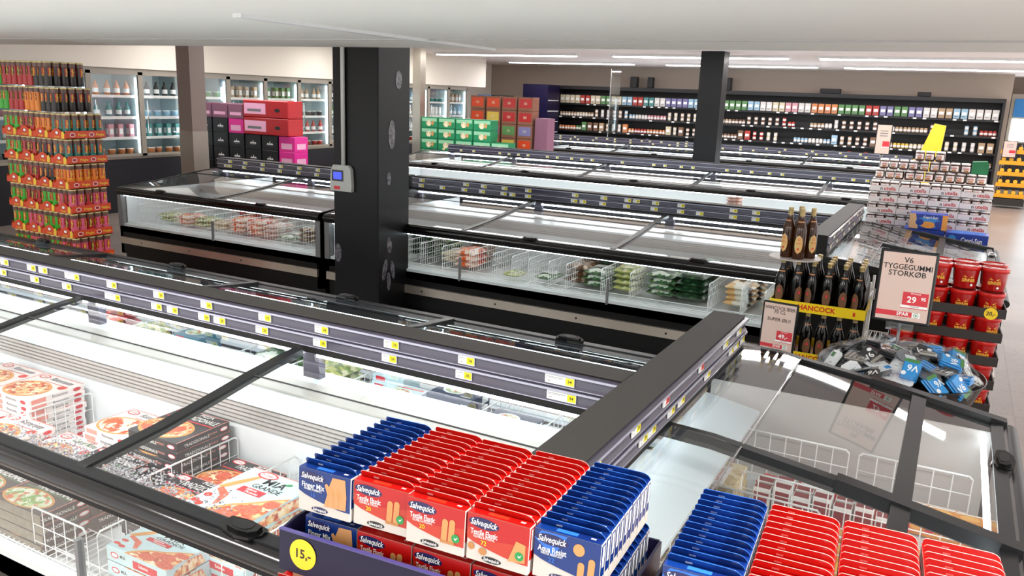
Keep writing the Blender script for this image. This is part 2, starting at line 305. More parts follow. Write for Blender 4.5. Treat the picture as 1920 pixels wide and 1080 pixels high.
b = B(); b.prism([(-.115, 0), (.125, 0), (.13, .05), (.12, .2), (.09, .235), (-.08, .235), (-.105, .19), (-.12, .05)], 'y', 0, .038, 'dev_grey'); b.build('housing', t)
F = frame((0, -.001, 0), (1, 0, 0), (0, 0, 1)); b = B(); b.rect(F, -.095, .04, .09, .19, 'dev_dark', .001); b.build('bezel', t)
b = B(); b.rect(F, -.075, .02, .108, .172, 'screen_blue', .003); b.build('screen', t)
b = B(); b.rect(F, -.07, 0, .015, .045, 'sign_red', .003); b.build('badge', t)
b = B(); b.tube((0, 0, 0), (0, 0, 1.61), .02, 'pipe_white', 8); tag(b.build('cable_duct', None, (-4.87, 5.818, 1.437)), 'white vertical cable pipe running up the black column', 'pipe')
b = B(); b.box(-.13, .13, -.13, .13, 0, 3.05, 'brown_reflection'); b.box(-.135, .135, -.135, .135, 0, 1.45, 'brushed'); tag(b.build('steel_column', None, (-9.62, 8.25, 0)), 'steel column, brown reflection painted above its shiny lower half, beside the second freezer row', 'column')  # brown upper shaft: reflection on the steel put in as colour
b = B(); b.rbox(-.22, .22, -.2, .2, 0, 3.05, 'column_black', .012); tag(b.build('dark_column', None, (-4.32, 15.9, 0)), 'dark column standing between the third and fourth freezer rows', 'column')
b = B(); b.box(-.1, .1, -.1, .1, 0, 3.05, 'steel'); tag(b.build('steel_post', None, (-10.45, 15.0, 0)), 'slim beige metal post behind the third freezer row end', 'post')
b = B(); b.box(-.14, .14, -.02, .02, .9, 2.9, 'plexi'); b.box(-.14, -.125, -.022, .022, .9, 2.9, 'silver'); b.box(-.15, .15, -.15, .15, 0, .9, 'base_black')
tag(b.build('clear_screen', None, (-8.45, 21.35, 0)), 'narrow clear plastic screen at the end of the fourth freezer row', 'screen')

# ---------------------------------------------------------------- freezers
PROF = [(0, .868), (.04, .885), (.33, .915), (.57, .952), (.76, .985), (.91, 1.006), (1.04, 1.02)]
def mk_tag(w, red=False, d='38'):
    b = B(); F = frame((0, 0, 0), (1, 0, 0), (0, 0, 1)); c = 'tag_red' if red else 'tag_yellow'
    b.box(-w / 2, w / 2, -.002, .002, -.017, .017, 'tag_white'); F = frame((0, -.0022, 0), (1, 0, 0), (0, 0, 1))
    b.rect(F, w / 2 - .034, w / 2 - .001, -.013, .013, c, .0003); b.text(F, d, w / 2 - .018, 0, .012, 'ink', .0006, .02)
    b.text(F, 'IIIIII', -w / 2 + .016, -.008, .006, 'ink_grey', .0005, 0, maxw=.02); b.rect(F, -w / 2 + .004, w / 2 - .04, .007, .009, 'ink_grey', .0005); b.rect(F, -w / 2 + .004, w / 2 - .05, .003, .0045, 'ink_grey', .0005)
    me = b.build('price_tag'); return me
TAGP = {k: mk_tag(*a) for k, a in {'n': (.072, False, '38'), 'w': (.115, False, '34'), 'r': (.06, True, '20'), 's': (.055, False, '28')}.items()}
def put_tag(parent, kind, loc, rz=0, tilt=0):
    o = TAGP[kind].copy(); COL.objects.link(o); o.parent = parent; o.location = loc; o.rotation_euler = (tilt, 0, rz); return o
def ledge_part(parent, L, tags_u, tags_l, T, width=.125, zt=1.16, h=.155):
    """price ledge running along local +x from 0..L; labels face local -y (y=0 is the label face)"""
    b = B(T); z0 = zt - h
    b.prism([(0.0, zt - .004), (.004, zt), (width, zt), (width, z0), (-.004, z0), (-.004, z0 + .028), (.004, z0 + .03), (.004, zt - .01)], 'x', 0, L, 'ledge_side')
    b.box(0, L, -.002, width, zt - .0005, zt + .0015, 'ledge_top')
    for za in (z0 + .030, z0 + .090):
        b.prism([(.002, za), (-.012, za + .003), (-.004, za + .012), (-.004, za + .040), (-.014, za + .046), (-.018, za + .055), (.002, za + .059)], 'x', .001, L - .001, 'strip')
        b.box(.002, L - .002, -.0195, -.013, za + .046, za + .054, 'strip_highlight'); b.box(.002, L - .002, -.0135, -.010, za + .001, za + .004, 'strip_highlight')  # paler bars paint the highlight streaks along the plastic strips
    o = b.build('price_ledge', parent)
    for zi, tg in ((z0 + .116, tags_u), (z0 + .056, tags_l)):
        for x in tg:
            kind = 'n'
            if isinstance(x, tuple): x, kind = x
            p = T @ Vector((x, -.0085, zi)); rz = math.atan2(T[1][0], T[0][0]); put_tag(o, kind, p, rz)
    return o
def handle_mesh(name='handle'):
    b = B(); P = [(-.075, -.02), (-.05, -.045), (.0, -.052), (.05, -.045), (.075, -.02), (.07, .012), (.0, .022), (-.07, .012)]
    b.prism(P, 'z', 0, .012, 'black_gloss'); Q = [(x * .8, y * .7 - .004) for x, y in P]; b.prism(Q, 'z', .012, .022, 'black_gloss')
    R = [(x * .5, y * .5 - .006) for x, y in P]; b.prism(R, 'z', .022, .0235, 'dark_frame'); return b.build(name)
HND = None
def handle_on(parent, loc, rz=0, sc=1):
    global HND
    if HND is None: HND = handle_mesh(); o = HND
    else: o = HND.copy(); COL.objects.link(o)
    o.parent = parent; o.location = loc; o.rotation_euler = (math.radians(6) if rz == 0 else -math.radians(6), 0, rz) if abs(rz) < .1 or abs(rz - PI) < .1 else (0, math.radians(-6), rz); o.scale = (sc, sc, sc); return o
def sideprof(y0, D, sgn):
    k = D / 1.13; return [(y0 + sgn * d * k, z) for d, z in PROF]
def island(label, x0, x1, yf, yb, yc, xs, tu, tl, lx0=None, lx1=None, back=True, ends=(True, True), hx=None, detail=True):
    """double-sided chest freezer row; front faces -y"""
    t = thing('island_freezer', label, 'freezer', (0, 0, 0))
    b = B()   # cabinet
    for y, s in ((yf, 1), (yb, -1)):
        Y = lambda a, c: (min(y + s * a, y + s * c), max(y + s * a, y + s * c))
        b.box(x0, x1, *Y(.06, .12), 0, .12, 'black_panel'); b.box(x0, x1, *Y(.0, .07), .10, .43, 'black_panel')
        b.box(x0, x1, *Y(.005, .06), .425, .455, 'white_panel')
        b.box(x0, x1, *Y(-.02, .045), .80, .835, 'black_panel')
        b.box(x0, x1, *Y(.0, .075), .36, .43, 'black_panel')
    b.box(x0, x1, yf + .07, yb - .07, .08, .40, 'black_panel'); b.box(x0 + .02, x1 - .02, yf + .06, yb - .06, .40, .42, 'white_liner')
    for i, (xa, xb) in enumerate(((x0, x0 + .05), (x1 - .05, x1))):
        if ends[i]:
            pf = sideprof(yf, yc - yf, 1); pb = sideprof(yb, yb - yc, -1)[::-1]
            b.prism([(yf, 0.1)] + pf + pb + [(yb, .1)], 'x', xa, xb, 'black_panel')
            b.box(xb if i == 0 else xa - .004, xb + .004 if i == 0 else xa, yf + .07, yb - .07, .42, .84, 'white_liner')
    b.build('cabinet', t)
    b = B()   # centre partition: white wall, louvres, duct, grey top
    yw0, yw1 = yc - .30, yc + .13
    if yc - yf > 1.4: yw0 = yc - .42
    b.box(x0 + .04, x1 - .04, yw0, yw1, .42, .73, 'white_liner')
    for y, s in ((yw0, -1), (yw1, 1)):
        for k in range(5):
            z = .735 + k * .018; b.box(x0 + .04, x1 - .04, min(y + s * .0, y + s * .016), max(y, y + s * .016), z, z + .011, 'louvre')
        b.box(x0 + .04, x1 - .04, min(y + s * -.02, y + s * .0), max(y - s * .02, y), .73, .83, 'louvre')
    b.prism([(yw0 - .02, .828), (yw0, .842), (yw1, .842), (yw1 + .02, .828)], 'x', x0 + .04, x1 - .04, 'white_panel')
    b.box(x0 + .04, x1 - .04, yc - .17, yc - .03, .844, .852, 'grey_shelf')
    b.build('partition', t)
    b = B(); b.box(x0 + .03, x1 - .03, yb, yb + .028, .225, .303, 'steel'); b.build('bumper_strip', t)
    b = B(); b.box(x0 + .03, x1 - .03, yf - .028, yf, .225, .303, 'steel')
    for q in range(int((x1 - x0) / .8)): b.lathe([(0, .002), (.008, .002), (.01, 0)], 'dark_frame', seg=8, T=frame((x0 + .4 + q * .8, yf - .0285, .264), (1, 0, 0), (0, 0, 1)))
    b.build('bumper_strip', t)
    for y in (yf, yb):   # rail: black rounded pipe
        b = B()
        P = [(y + .040 * math.cos(a) , .846 + .034 * math.sin(a)) for a in [2 * PI * i / 12 for i in range(12)]]
        b.prism(P, 'x', x0, x1, 'black_gloss', True)
        b.box(x0, x1, min(y, y + (.06 if y == yf else -.06)), max(y, y + (.06 if y == yf else -.06)), .868, .878, 'dark_frame')
        b.build('front_rail', t)
    b = B()   # front windows
    b.box(x0 + .05, x1 - .05, yf - .004, yf + .002, .44, .808, 'glass', skip='lrud'); b.box(x0 + .05, x1 - .05, yf - .006, yf + .003, .800, .806, 'teal_edge'); b.build('front_window', t)
    for x in (x0 + .03, x1 - .03): b = B(); b.box(x - .03, x + .03, yf - .012, yf + .05, .43, .81, 'post_grey'); b.build('window_post', t)
    for x in xs[1:-1]: b = B(); b.box(x - .008, x + .008, yf - .012, yf + .012, .42, .64, 'post_grey'); b.build('glass_clamp', t)
    b = B()   # wire floor grille
    n = int((x1 - x0) / .03)
    for i in range(n):
        x = x0 + .06 + i * .03
        if x < x1 - .06: b.tube((x, yf + .05, .462), (x, yf + .24, .462), .0022, 'wire', 4); b.tube((x, yf + .05, .462), (x, yf + .05, .445), .0022, 'wire', 4)
    for y in (.05, .1, .24): b.tube((x0 + .05, yf + y, .464), (x1 - .05, yf + y, .464), .003, 'wire', 4)
    b.box(x0 + .05, x1 - .05, yf + .012, yf + .05, .43, .452, 'white_panel'); b.build('wire_grille', t)
    b = B()   # lights
    b.box(x0 + .08, x1 - .08, yf + .015, yf + .03, .788, .799, 'led'); b.build('light_strip', t); b = B(); b.box(x0 + .08, x1 - .08, yb - .03, yb - .015, .788, .799, 'led'); b.build('light_strip', t); b = B()
    for x in range(len(xs) - 1):
        b = B(); b.box(xs[x] + .04, xs[x + 1] - .04, yc - .03, yc - .005, .975, .988, 'led'); b.build('light_strip', t)
        b = B(); b.box(xs[x] + .04, xs[x + 1] - .04, yc + .33, yc + .385, .955, .972, 'led'); b.build('light_strip', t)
    for y, D, s in ((yf, yc - yf, 1), (yb, yb - yc, -1)):    # lids
        p = sideprof(y, D, s)
        for i in range(len(xs) - 1):
            b = B(); b.sheet(p, 'x', xs[i] + .012, xs[i + 1] - .012, 'lid_glass'); b.tube((xs[i] + .02, p[4][0], p[4][1] + .003), (xs[i + 1] - .02, p[4][0], p[4][1] + .003), .0035, 'ink', 4)
            o = b.build('glass_lid', t)
            handle_on(o, ((hx[i] if (hx and s > 0) else (xs[i] + xs[i + 1]) / 2), y + s * .035, .884), 0 if s > 0 else PI)
            b = B()
            for x in (xs[i] + .012, xs[i + 1] - .012):
                q = [(a, z + .006) for a, z in p] + [(a, z - .022) for a, z in p[::-1]]; b.prism(q, 'x', x - .012, x + .012, 'dark_frame')
            b.box(xs[i], xs[i + 1], min(y, y + s * .045), max(y, y + s * .045), .870, .886, 'dark_frame'); b.build('lid_frame', o)
    a = x0 if lx0 is None else lx0; e = x1 if lx1 is None else lx1
    T = Matrix.Translation((a, yc - .065, 0)); ledge_part(t, e - a, [((x[0] - a, x[1]) if isinstance(x, tuple) else x - a) for x in tu], [((x[0] - a, x[1]) if isinstance(x, tuple) else x - a) for x in tl], T)
    for x in xs:
        b = B(); xx = min(max(x, a + .05), e - .05); b.box(xx - .045, xx + .045, yc - .02, yc + .02, .87, 1.01, 'smoked' if False else 'strip_back'); b.build('ledge_bracket', t)
    return t
R1 = island('first freezer row with pizzas, running beside the plaster boxes', -8.2, -.98, 1.47, 3.74, 2.60, [-8.2, -6.77, -5.30, -3.82, -2.35, -.915],
            [-5.6, -5.1, -4.8, -4.47, -4.23, -4.13, (-3.89, 'w'), -3.58, -3.24, -2.92, -2.56, -2.24, -1.88, -1.53, (-1.14, 'w')], [-5.4, -4.9, -4.5, -4.21, -3.94, (-3.58, 'w'), -3.26, -3.15, -2.94, -2.84, -2.58, -2.25, -1.89, -1.54, (-1.13, 'w')],
            lx1=-.905, ends=(True, False), hx=[-7.4, -6.0, -4.55, -3.0, -1.62])
R2 = island('second freezer row section with vegetables, behind the black column and beer crates', -5.50, -.99, 6.28, 8.80, 7.86, [-5.50, -3.90, -2.44, -.985],
            [-5.37, -4.78, -4.55, -4.29, -4.0, -3.45, -3.13, -2.87, -2.78, -2.58, -2.32, -1.81, -1.6], [-5.38, -5.09, -4.8, -4.57, -4.3, -4.19, -4.0, -3.46, -3.36, -3.14, -2.88, -2.59, -2.32, -2.13, -1.81, -1.6], lx1=-.94, ends=(True, False), hx=[-4.7, -3.2, -1.7])
R2L = island('short freezer row section between the crisps tower and the black column', -8.66, -5.56, 6.28, 8.80, 7.86, [-8.66, -7.10, -5.56],
             [-8.42, -8.15, -7.84, -7.53, -7.22, -6.92, -6.5, -6.1], [-8.5, -8.43, -8.17, -7.85, -7.55, -7.24, -6.94, -6.6, -6.2], ends=(True, True), hx=[-7.95, -6.4])
def far_tags(a, e, st): 
    out = []; x = a
    while x < e: out.append((x, 's')); x += st * random.choice((.7, 1, 1.4, 2))
    return out
R3 = island('third freezer row, empty looking behind bright white front windows', -9.1, -.9, 12.1, 14.6, 13.4, [-9.1, -7.2, -5.35, -3.5, -1.7, -.9][:6], [], far_tags(-8.7, -1.1, .28), lx0=-8.6, ends=(True, False), hx=[-8.1, -6.3, -4.4, -2.6, -1.3])
R4 = island('fourth freezer row, standing before the long shelf on the far wall', -9.6, -.9, 18.6, 21.0, 19.9, [-9.6, -7.4, -5.2, -3.0, -.9], far_tags(-9.3, -1.1, .3), far_tags(-9.3, -1.1, .3), lx0=-9.5, ends=(True, True), hx=[-8.5, -6.3, -4.1, -2.0])

def end_cap(label, ya, yb, x0, x1, ledge_x, ledge_y0, ledge_y1, tu, tl, bars=True, opening=None):
    """freezer head across the row end; lids slope towards +x"""
    t = thing('end_freezer', label, 'freezer', (0, 0, 0)); b = B(); D = x1 - x0
    b.box(x0, x1 - .06, ya + .06, yb - .06, .0, .12, 'black_panel'); b.box(x0, x1, ya, yb, .1, .40, 'black_panel'); b.box(x0 + .02, x1 - .06, ya + .05, yb - .05, .40, .42, 'white_liner')
    for y0_, y1_ in ((ya, ya + .05), (yb - .05, yb)):
        b.box(x0, x1, y0_, y1_, .40, .80, 'black_panel')
        b.prism([(x0, .80), (x0, 1.0), (x0 + .3, 1.0), (x0 + .70, .945), (x1, .855), (x1, .80)], 'y', y0_, y1_, 'black_panel')
    b.box(x0 + .02, x1 - .06, ya + .05, ya + .056, .42, .82, 'white_liner'); b.box(x0 + .02, x1 - .06, yb - .056, yb - .05, .42, .84, 'louvre')
    b.box(x1 - .02, x1, ya + .05, yb - .05, .40, .45, 'black_panel'); b.build('cabinet', t)
    b = B(); b.box(x1 - .012, x1 - .004, ya + .05, yb - .05, .45, .80, 'glass', skip='fbud'); b.box(x1 - .05, x1 - .044, ya + .05, yb - .05, .45, .80, 'glass', skip='fbud'); b.box(x1 - .051, x1 - .043, ya + .05, yb - .05, .795, .80, 'teal_edge')
    b.build('side_window', t)
    b = B(); b.box(x1, x1 + .02, ya + .02, yb - .02, .225, .303, 'steel'); b.build('bumper_strip', t)
    b = B(); P = [(x1 - .005 + .035 * math.cos(a), .835 + .03 * math.sin(a)) for a in [2 * PI * i / 12 for i in range(12)]]; b.prism(P, 'y', ya - .01, yb + .01, 'dark_frame', True)
    b.box(x1 - .07, x1 - .02, ya, yb, .845, .862, 'dark_frame'); b.build('front_rail', t)
    b = B(); b.box(x1 - .1, x1 - .08, ya + .07, yb - .07, .795, .806, 'led'); b.build('light_strip', t); b = B(); b.box(x0 + .04, x0 + .05, ya + .07, yb - .1, .965, .975, 'led'); b.build('light_strip', t)
    b = B(); b.box(x0 + .05, x0 + .095, ya + .08, yb - .12, .42, .70, 'white_liner'); b.prism([(x0 + .02, .70), (x0 + .095, .70), (x0 + .27, .745), (x0 + .27, .76), (x0 + .02, .80)], 'y', ya + .08, yb - .14, 'white_panel'); b.build('air_duct', t)
    ys = [ya, (ya + yb) / 2, yb]; pr = [(x0 + .12, 1.005), (x0 + .3, .998), (x0 + .70, .948), (x0 + .9, .915), (x1 - .015, .862)]
    if opening is None: opening = [.40, .40]
    for i in range(2):
        a, e = ys[i] + .012, ys[i + 1] - .012; sl = opening[i]
        xm = x0 + sl; up = [(x, z + .016) for x, z in pr if x < xm] + [(xm, .998 + .012 - max(0, (xm - x0 - .3)) * .125)]
        b = B(); b.sheet(up, 'y', a, e, 'lid_glass'); xe, ze = up[-1]; b.box(xe - .006, xe + .002, a, e, ze - .008, ze + .002, 'clear_plastic'); b.box(xe - .0015, xe + .002, a, e, ze - .002, ze + .003, 'silver'); o = b.build('fixed_glass', t)
        b = B(); b.sheet(pr, 'y', a, e, 'lid_glass')
        o = b.build('sliding_lid', t)
        c = x0 + .82 + .07; b = B(); T = Matrix.Translation((c, 0, .925)) @ Matrix.Rotation(math.radians(10), 4, 'Y'); b.box(-.028, .028, a, e, -.004, .007, 'dark_frame', T); b.box(x1 - .075, x1 - .03, a, e, .866, .876, 'dark_frame'); b.build('lid_bar', o)
        handle_on(o, (x1 - .055, (a + e) / 2 + .1, .878), PI / 2, .95)
    for y in ys:
        b = B(); q = [(x, z + .014) for x, z in pr] + [(x, z - .03) for x, z in pr[::-1]]
        b.prism(q, 'y', y - .02, y + .02, 'dark_frame'); q = [(x, z + .022) for x, z in pr[2:]] + [(x, z - .02) for x, z in pr[2:][::-1]]; b.prism(q, 'y', y - .028, y + .028, 'dark_frame'); b.build('lid_track', t)
    T = Matrix.Translation((ledge_x, ledge_y0, 0)) @ Matrix.Rotation(PI / 2, 4, 'Z')   # local x -> +y, labels (-y local) face +x
    ledge_part(t, ledge_y1 - ledge_y0, tu, tl, T, .145)
    for y in (ledge_y0 + .4, ledge_y1 - .5): b = B(); b.box(x0 + .0, x0 + .035, y - .05, y + .05, .86, 1.02, 'strip_back'); b.build('ledge_bracket', t)
    return t
K = .942
C1 = end_cap('end freezer with meat and poultry below sliding glass, next to the plaster boxes', 1.47, 3.74, -.90, .335, -.762, 1.45, 3.71,
             [3.57 - 1.45, 3.335 - 1.45, (2.97 - 1.45, 'r'), (2.546 - 1.45, 'r'), 2.254 - 1.45, 1.936 - 1.45], [3.66 - 1.45, 3.546 - 1.45, 3.455 - 1.45, 3.074 - 1.45, 2.733 - 1.45, 2.616 - 1.45, 2.415 - 1.45, 2.332 - 1.45])
C2 = end_cap('end freezer behind the beer crates, mirror-like lids, below the chocolate spread wall', 6.42, 8.80, -.93, .41, -.79, 6.52, 9.0,
             [.3, (.75, 's'), 1.25, 1.9, 2.2], [.15, .5, .95, 1.3, 1.7, 2.1, 2.3], opening=[.45, .62])
C3 = end_cap('end freezer of the third row, hidden mostly by chocolate spread jars', 12.2, 14.6, -.88, .41, -.75, 12.3, 14.5, [.5, 1.1, 1.8], [.4, 1.3])
for o in TAGP.values(): bpy.data.objects.remove(o)

# ---------------------------------------------------------------- wire dividers and baskets in the freezers
def wire_panel(L, h=.2, step=.045, rows=4, corner=True, r=.0026):
    """upright wire grid in the local xz plane, from x=0..L"""
    b = B(); n = max(2, int(L / step))
    for i in range(n + 1): b.tube((L * i / n, 0, 0), (L * i / n, 0, h - (.012 if corner and i in (0, n) else 0)), r * .8, 'wire', 4)
    for k in range(rows): z = h * k / (rows - 1) if k < rows - 1 else h; b.tube((0.012 if k == rows - 1 else 0, 0, z), (L - (.012 if k == rows - 1 else 0), 0, z), r * (1.5 if k == rows - 1 else .8), 'wire', 6)
    b.tube((0, 0, h - .014), (.014, 0, h), r * 1.4, 'wire', 6); b.tube((L, 0, h - .014), (L - .014, 0, h), r * 1.4, 'wire', 6)
    return b
def divider(L, h, x, y, z, rz, label, group, rows=4, step=.045, r=.0026):
    o = wire_panel(L, h, step, rows, True, r).build('wire_divider', None, (x, y, z)); o.rotation_euler = (0, 0, rz); return tag(o, label, 'wire divider', group)
# first row
for i, (x, y0, L, h) in enumerate([(-4.12, 1.6, .68, .26), (-3.44, 1.6, .68, .24), (-2.50, 1.72, .57, .24), (-2.165, 1.8, .49, .24), (-1.84, 1.6, .66, .23), (-1.5, 1.6, .66, .2)]):
    divider(L, h, x, y0, .425, PI / 2, 'white wire divider in the pizza freezer, ' + ['beside the tallest pizza stack', 'to the aisle side of the pink pizza stacks', 'between black pizza stacks and the salami pizza', 'behind the large pale blue pizza box', 'on the far side of the pale blue boxes', 'hidden behind the plaster boxes'][i], 'wire dividers among the pizzas')
divider(.3, .2, -2.71, 1.535, .425, 0, 'white wire basket front beneath the black freezer rail', None, 4, .055); divider(.22, .2, -2.36, 1.54, .425, PI / 2, 'short white wire divider beside the lowest pale blue pizza box', None, 4, .055)
for i, x in enumerate([-4.35, -3.45, -3.05, -2.62, -2.2, -1.84, -1.5]):
    divider(.62, .2, x, 3.0, .425, PI / 2, '%s wire divider beneath the first price ledge, counted from the crisps side' % ORD[i], 'wire dividers in the rear half of the first row')
# second row
DX = [-5.3, -5.12, -4.82, -4.63, -4.42, -4.17, -3.87, -3.62, -3.42, -3.25, -3.05, -2.88, -2.55, -2.29, -1.62, -1.36, -1.18]
dp = wire_panel(.72, .22, .04, 5, True, .003); me = dp.build('wire_divider')
tag(me, '', 'wire divider'); PW = Proto(me)
for i, x in enumerate(DX): PW.put((x, 6.40, .47), PI / 2, '%s wire divider along the vegetable freezer, counted from the black column' % ORD[i], 'wire dividers among the vegetables')
for i, x in enumerate([-8.45, -8.12, -7.85, -7.5, -7.2, -6.95, -6.7, -6.45, -6.2, -5.9]): PW.put((x, 6.40, .47), PI / 2, '%s wire divider in the short freezer, counted from the crisps tower' % ORD[i], 'wire dividers in the short freezer')
# end freezer
for i, (x, y, L, h) in enumerate([(-.77, 3.60, .53, .24), (-.20, 3.60, .43, .24), (-.60, 3.19, .80, .22), (-.79, 3.02, .52, .21), (-.26, 2.86, .48, .21), (-.78, 2.60, .42, .2), (-.3, 2.50, .52, .2), (-.77, 2.1, .9, .2), (-.77, 1.8, .9, .2)]):
    divider(L, h, x, y, .425, 0, 'white wire divider in the end freezer, ' + ['tall one along the far wall, ledge half', 'tall one along the far wall, window half', 'behind the dark red packs', 'between chicken bag and mussel bag', 'before the orange boxes', 'in front of the mussel bag', 'in front of the white bags', 'under the plaster boxes', 'under the aisle end of the plaster boxes'][i], 'wire dividers in the end freezer', 4, .062, .003)

# ---------------------------------------------------------------- pizza boxes
def pizza_box(kind, w=.28, d=.27, h=.028):
    b = B(); base = {'rist': 'ristorante', 'casa': 'ristorante', 'white': 'ristorante', 'trad': 'tradizionale', 'tradg': 'tradizionale', 'mia': 'mia', 'navy': 'navy_box', 'teal': 'teal_box', 'meal': 'mia'}[kind]
    b.rbox(0, w, 0, d, 0, h, base, .002)
    F = frame((0, 0, h), (1, 0, 0), (0, 1, 0)); FR = frame((w, 0, 0), (0, 1, 0), (0, 0, 1)); FF = frame((0, 0, 0), (1, 0, 0), (0, 0, 1))
    if kind in ('rist', 'casa', 'white'):
        top = {'rist': 'pizza_top', 'casa': 'pizza_top', 'white': 'pizza_white'}[kind]
        b.ell(F, w * .44, d * .36, w * .43, d * .34, 'pizza_crust', .0004, 28); b.ell(F, w * .44, d * .36, w * .39, d * .30, top, .0008, 28)
        b.rect(F, w * .425, w * .435, .01, d * .36, 'tradizionale', .001)
        b.rect(F, 0, w, d - .006, d, 'salmon_card', .0005); b.rect(F, .0, .004, 0, d, 'salmon_card', .0005); b.ell(F, w * .16, d * .87, .034, .02, 'brand_red', .0012); b.ell(F, w * .16, d * .87, .028, .014, 'ristorante', .0014); b.text(F, 'Dr.Oetker', w * .16, d * .87, .011, 'brand_red', .0017, maxw=.05)
        b.text(F, {'rist': 'Ristorante', 'casa': 'Casa di Mama', 'white': 'Ristorante'}[kind], w * .64, d * .86, .034, 'green_bag' if kind == 'casa' else 'navy_box', .0012, .004, maxw=.15, slant=.25)
        b.rect(F, w * .36, w * .97, d * .72, d * .735, 'brand_red', .001)
        b.ell(F, w * .9, d * .66, .022, .02, 'tomato', .0013, 12)
        for G, l in ((FR, d), (FF, w)):
            b.rect(G, l * .05, l * .3, .004, h - .004, 'salmon_card', .0005); b.text(G, 'Ristorante', l * .55, h / 2, .013, 'navy_box', .0008, .004); b.ell(G, l * .86, h / 2, .02, .009, 'brand_red', .0008, 12)
    elif kind in ('trad', 'tradg'):
        top = 'pizza_top' if kind == 'trad' else 'pizza_veg'
        b.ell(F, w * .42, d * .33, w * .46, d * .33, 'pizza_crust', .0004, 28); b.ell(F, w * .42, d * .33, w * .42, d * .29, top, .0008, 28)
        if kind == 'trad':
            for (x, y, r) in ((.3, .45, .032), (.62, .38, .03), (.45, .2, .03), (.2, .22, .026)): b.ell(F, w * x, d * y, r, r, 'salami', .0011, 14)
        b.rect(F, 0, w, d - .004, d, 'salmon_card', .0005); b.rect(F, w - .004, w, 0, d, 'salmon_card', .0005)
        b.rect(F, w * .04, w * .97, d * .66, d * .69, 'brand_red' if kind == 'trad' else 'green_bag', .0012)
        b.text(F, 'PIZZA', w * .62, d * .93, .02, 'ink_white', .0012); b.text(F, 'TRADIZIONALE', w * .58, d * .79, .034, 'ink_white', .0012, .004, maxw=.21)
        b.ell(F, w * .15, d * .9, .034, .019, 'brand_red', .0012); b.ell(F, w * .15, d * .9, .028, .013, 'ink_white', .0014); b.text(F, 'Dr.Oetker', w * .15, d * .9, .01, 'brand_red', .0017, maxw=.045)
        for G, l in ((FR, d), (FF, w)):
            b.text(G, 'TRADIZIONALE', l * .36, h * .42, .013, 'ink_white', .0006, .004); b.text(G, 'SPECIALE', l * .66, h / 2, .008, 'salmon_card' if kind == 'trad' else 'green_bag', .0006); b.ell(G, l * .88, h / 2, .022, .01, 'brand_red', .0006, 14); b.ell(G, l * .88, h / 2, .018, .007, 'ink_white', .0008, 14)
    elif kind == 'mia':
        b.ell(F, w * .80, d * .35, w * .46, d * .33, 'pizza_crust', .0004, 28) if False else None
        P = [(w * .3, 0), (w, 0), (w, d * .68), (w * .82, d * .55), (w * .68, d * .42), (w * .5, d * .3), (w * .38, d * .16)]
        b.poly(F, P, 'pizza_crust', .0004); b.poly(F, [(w * .36, 0), (w, 0), (w, d * .64), (w * .84, d * .52), (w * .7, d * .38), (w * .54, d * .27), (w * .43, d * .14)], 'pizza_top', .0008)
        for (x, y, r) in ((.6, .12, .036), (.8, .3, .04), (.9, .1, .038), (.92, .48, .03), (.66, .28, .022)): b.ell(F, w * x, d * y, r, r * .9, 'salami', .0011, 16)
        b.poly(F, [(w * .02, d * .5), (w * .12, d * .68), (w * .3, d * .94), (w * .36, d * .97), (w * .24, d * .7), (w * .1, d * .46)], 'pizza_crust', .0006); b.poly(F, [(w * .1, d * .5), (w * .3, d * .42), (w * .36, d * .22), (w * .32, d * .18), (w * .22, d * .36), (w * .06, d * .44)], 'salami', .0007)
        for (x, y) in ((.07, .16), (.17, .13), (.1, .3)): b.ell(F, w * x, d * y, .016, .014, 'tomato', .0011, 12)
        b.ell(F, w * .34, d * .92, .046, .024, 'brand_red', .0012); b.ell(F, w * .34, d * .92, .038, .017, 'ink_white', .0014); b.text(F, 'Dr.Oetker', w * .34, d * .92, .015, 'brand_red', .0017, maxw=.065)
        b.text(F, 'MIA', w * .58, d * .81, .042, 'ink', .0012, .01); b.ell(F, w * .74, d * .88, .014, .008, 'green_leaf', .0012, 10, .5); b.text(F, 'GRANDE', w * .58, d * .69, .027, 'ink', .0012, .006, maxw=.13)
        b.rect(F, w * .28, w * .66, d * .52, d * .63, 'brand_red', .0012); b.text(F, 'Salame', w * .45, d * .6, .013, 'ink_white', .0015); b.text(F, 'Piccante', w * .5, d * .55, .013, 'ink_white', .0015)
        b.rect(F, 0, w, d - .004, d, 'salmon_card', .0005)
        b.rect(FF, w * .45, w * .85, h * .15, h * .7, 'brand_red', .0006); b.text(FF, 'Salame', w * .62, h * .45, .012, 'ink_white', .0009); b.ell(FF, w * .14, h * .5, .02, .011, 'brand_red', .0006, 14); b.ell(FF, w * .14, h * .5, .015, .007, 'ink_white', .0008, 14); b.text(FF, 'MIA', w * .28, h * .55, .012, 'ink', .0006)
        b.poly(FR, [(d * .1, .004), (d * .9, .004), (d * .8, h * .8), (d * .5, h * .9), (d * .2, h * .6)], 'pizza_top', .0006)
    elif kind == 'navy':
        b.ell(F, w * .4, d * .55, w * .25, d * .28, 'white_card', .0004); b.ell(F, w * .4, d * .55, w * .2, d * .22, 'pizza_veg', .0007); b.rect(F, w * .68, w * .9, d * .22, d * .26, 'ink_white', .001); b.text(F, 'DINNER', w * .72, d * .15, .018, 'ink_white', .001) if False else None
        b.rect(FR, d * .6, d * .9, h * .1, h * .8, 'white_card', .0005)
        b.rect(FF, w * .8, w * .95, h * .15, h * .6, 'white_card', .0005)
    else:
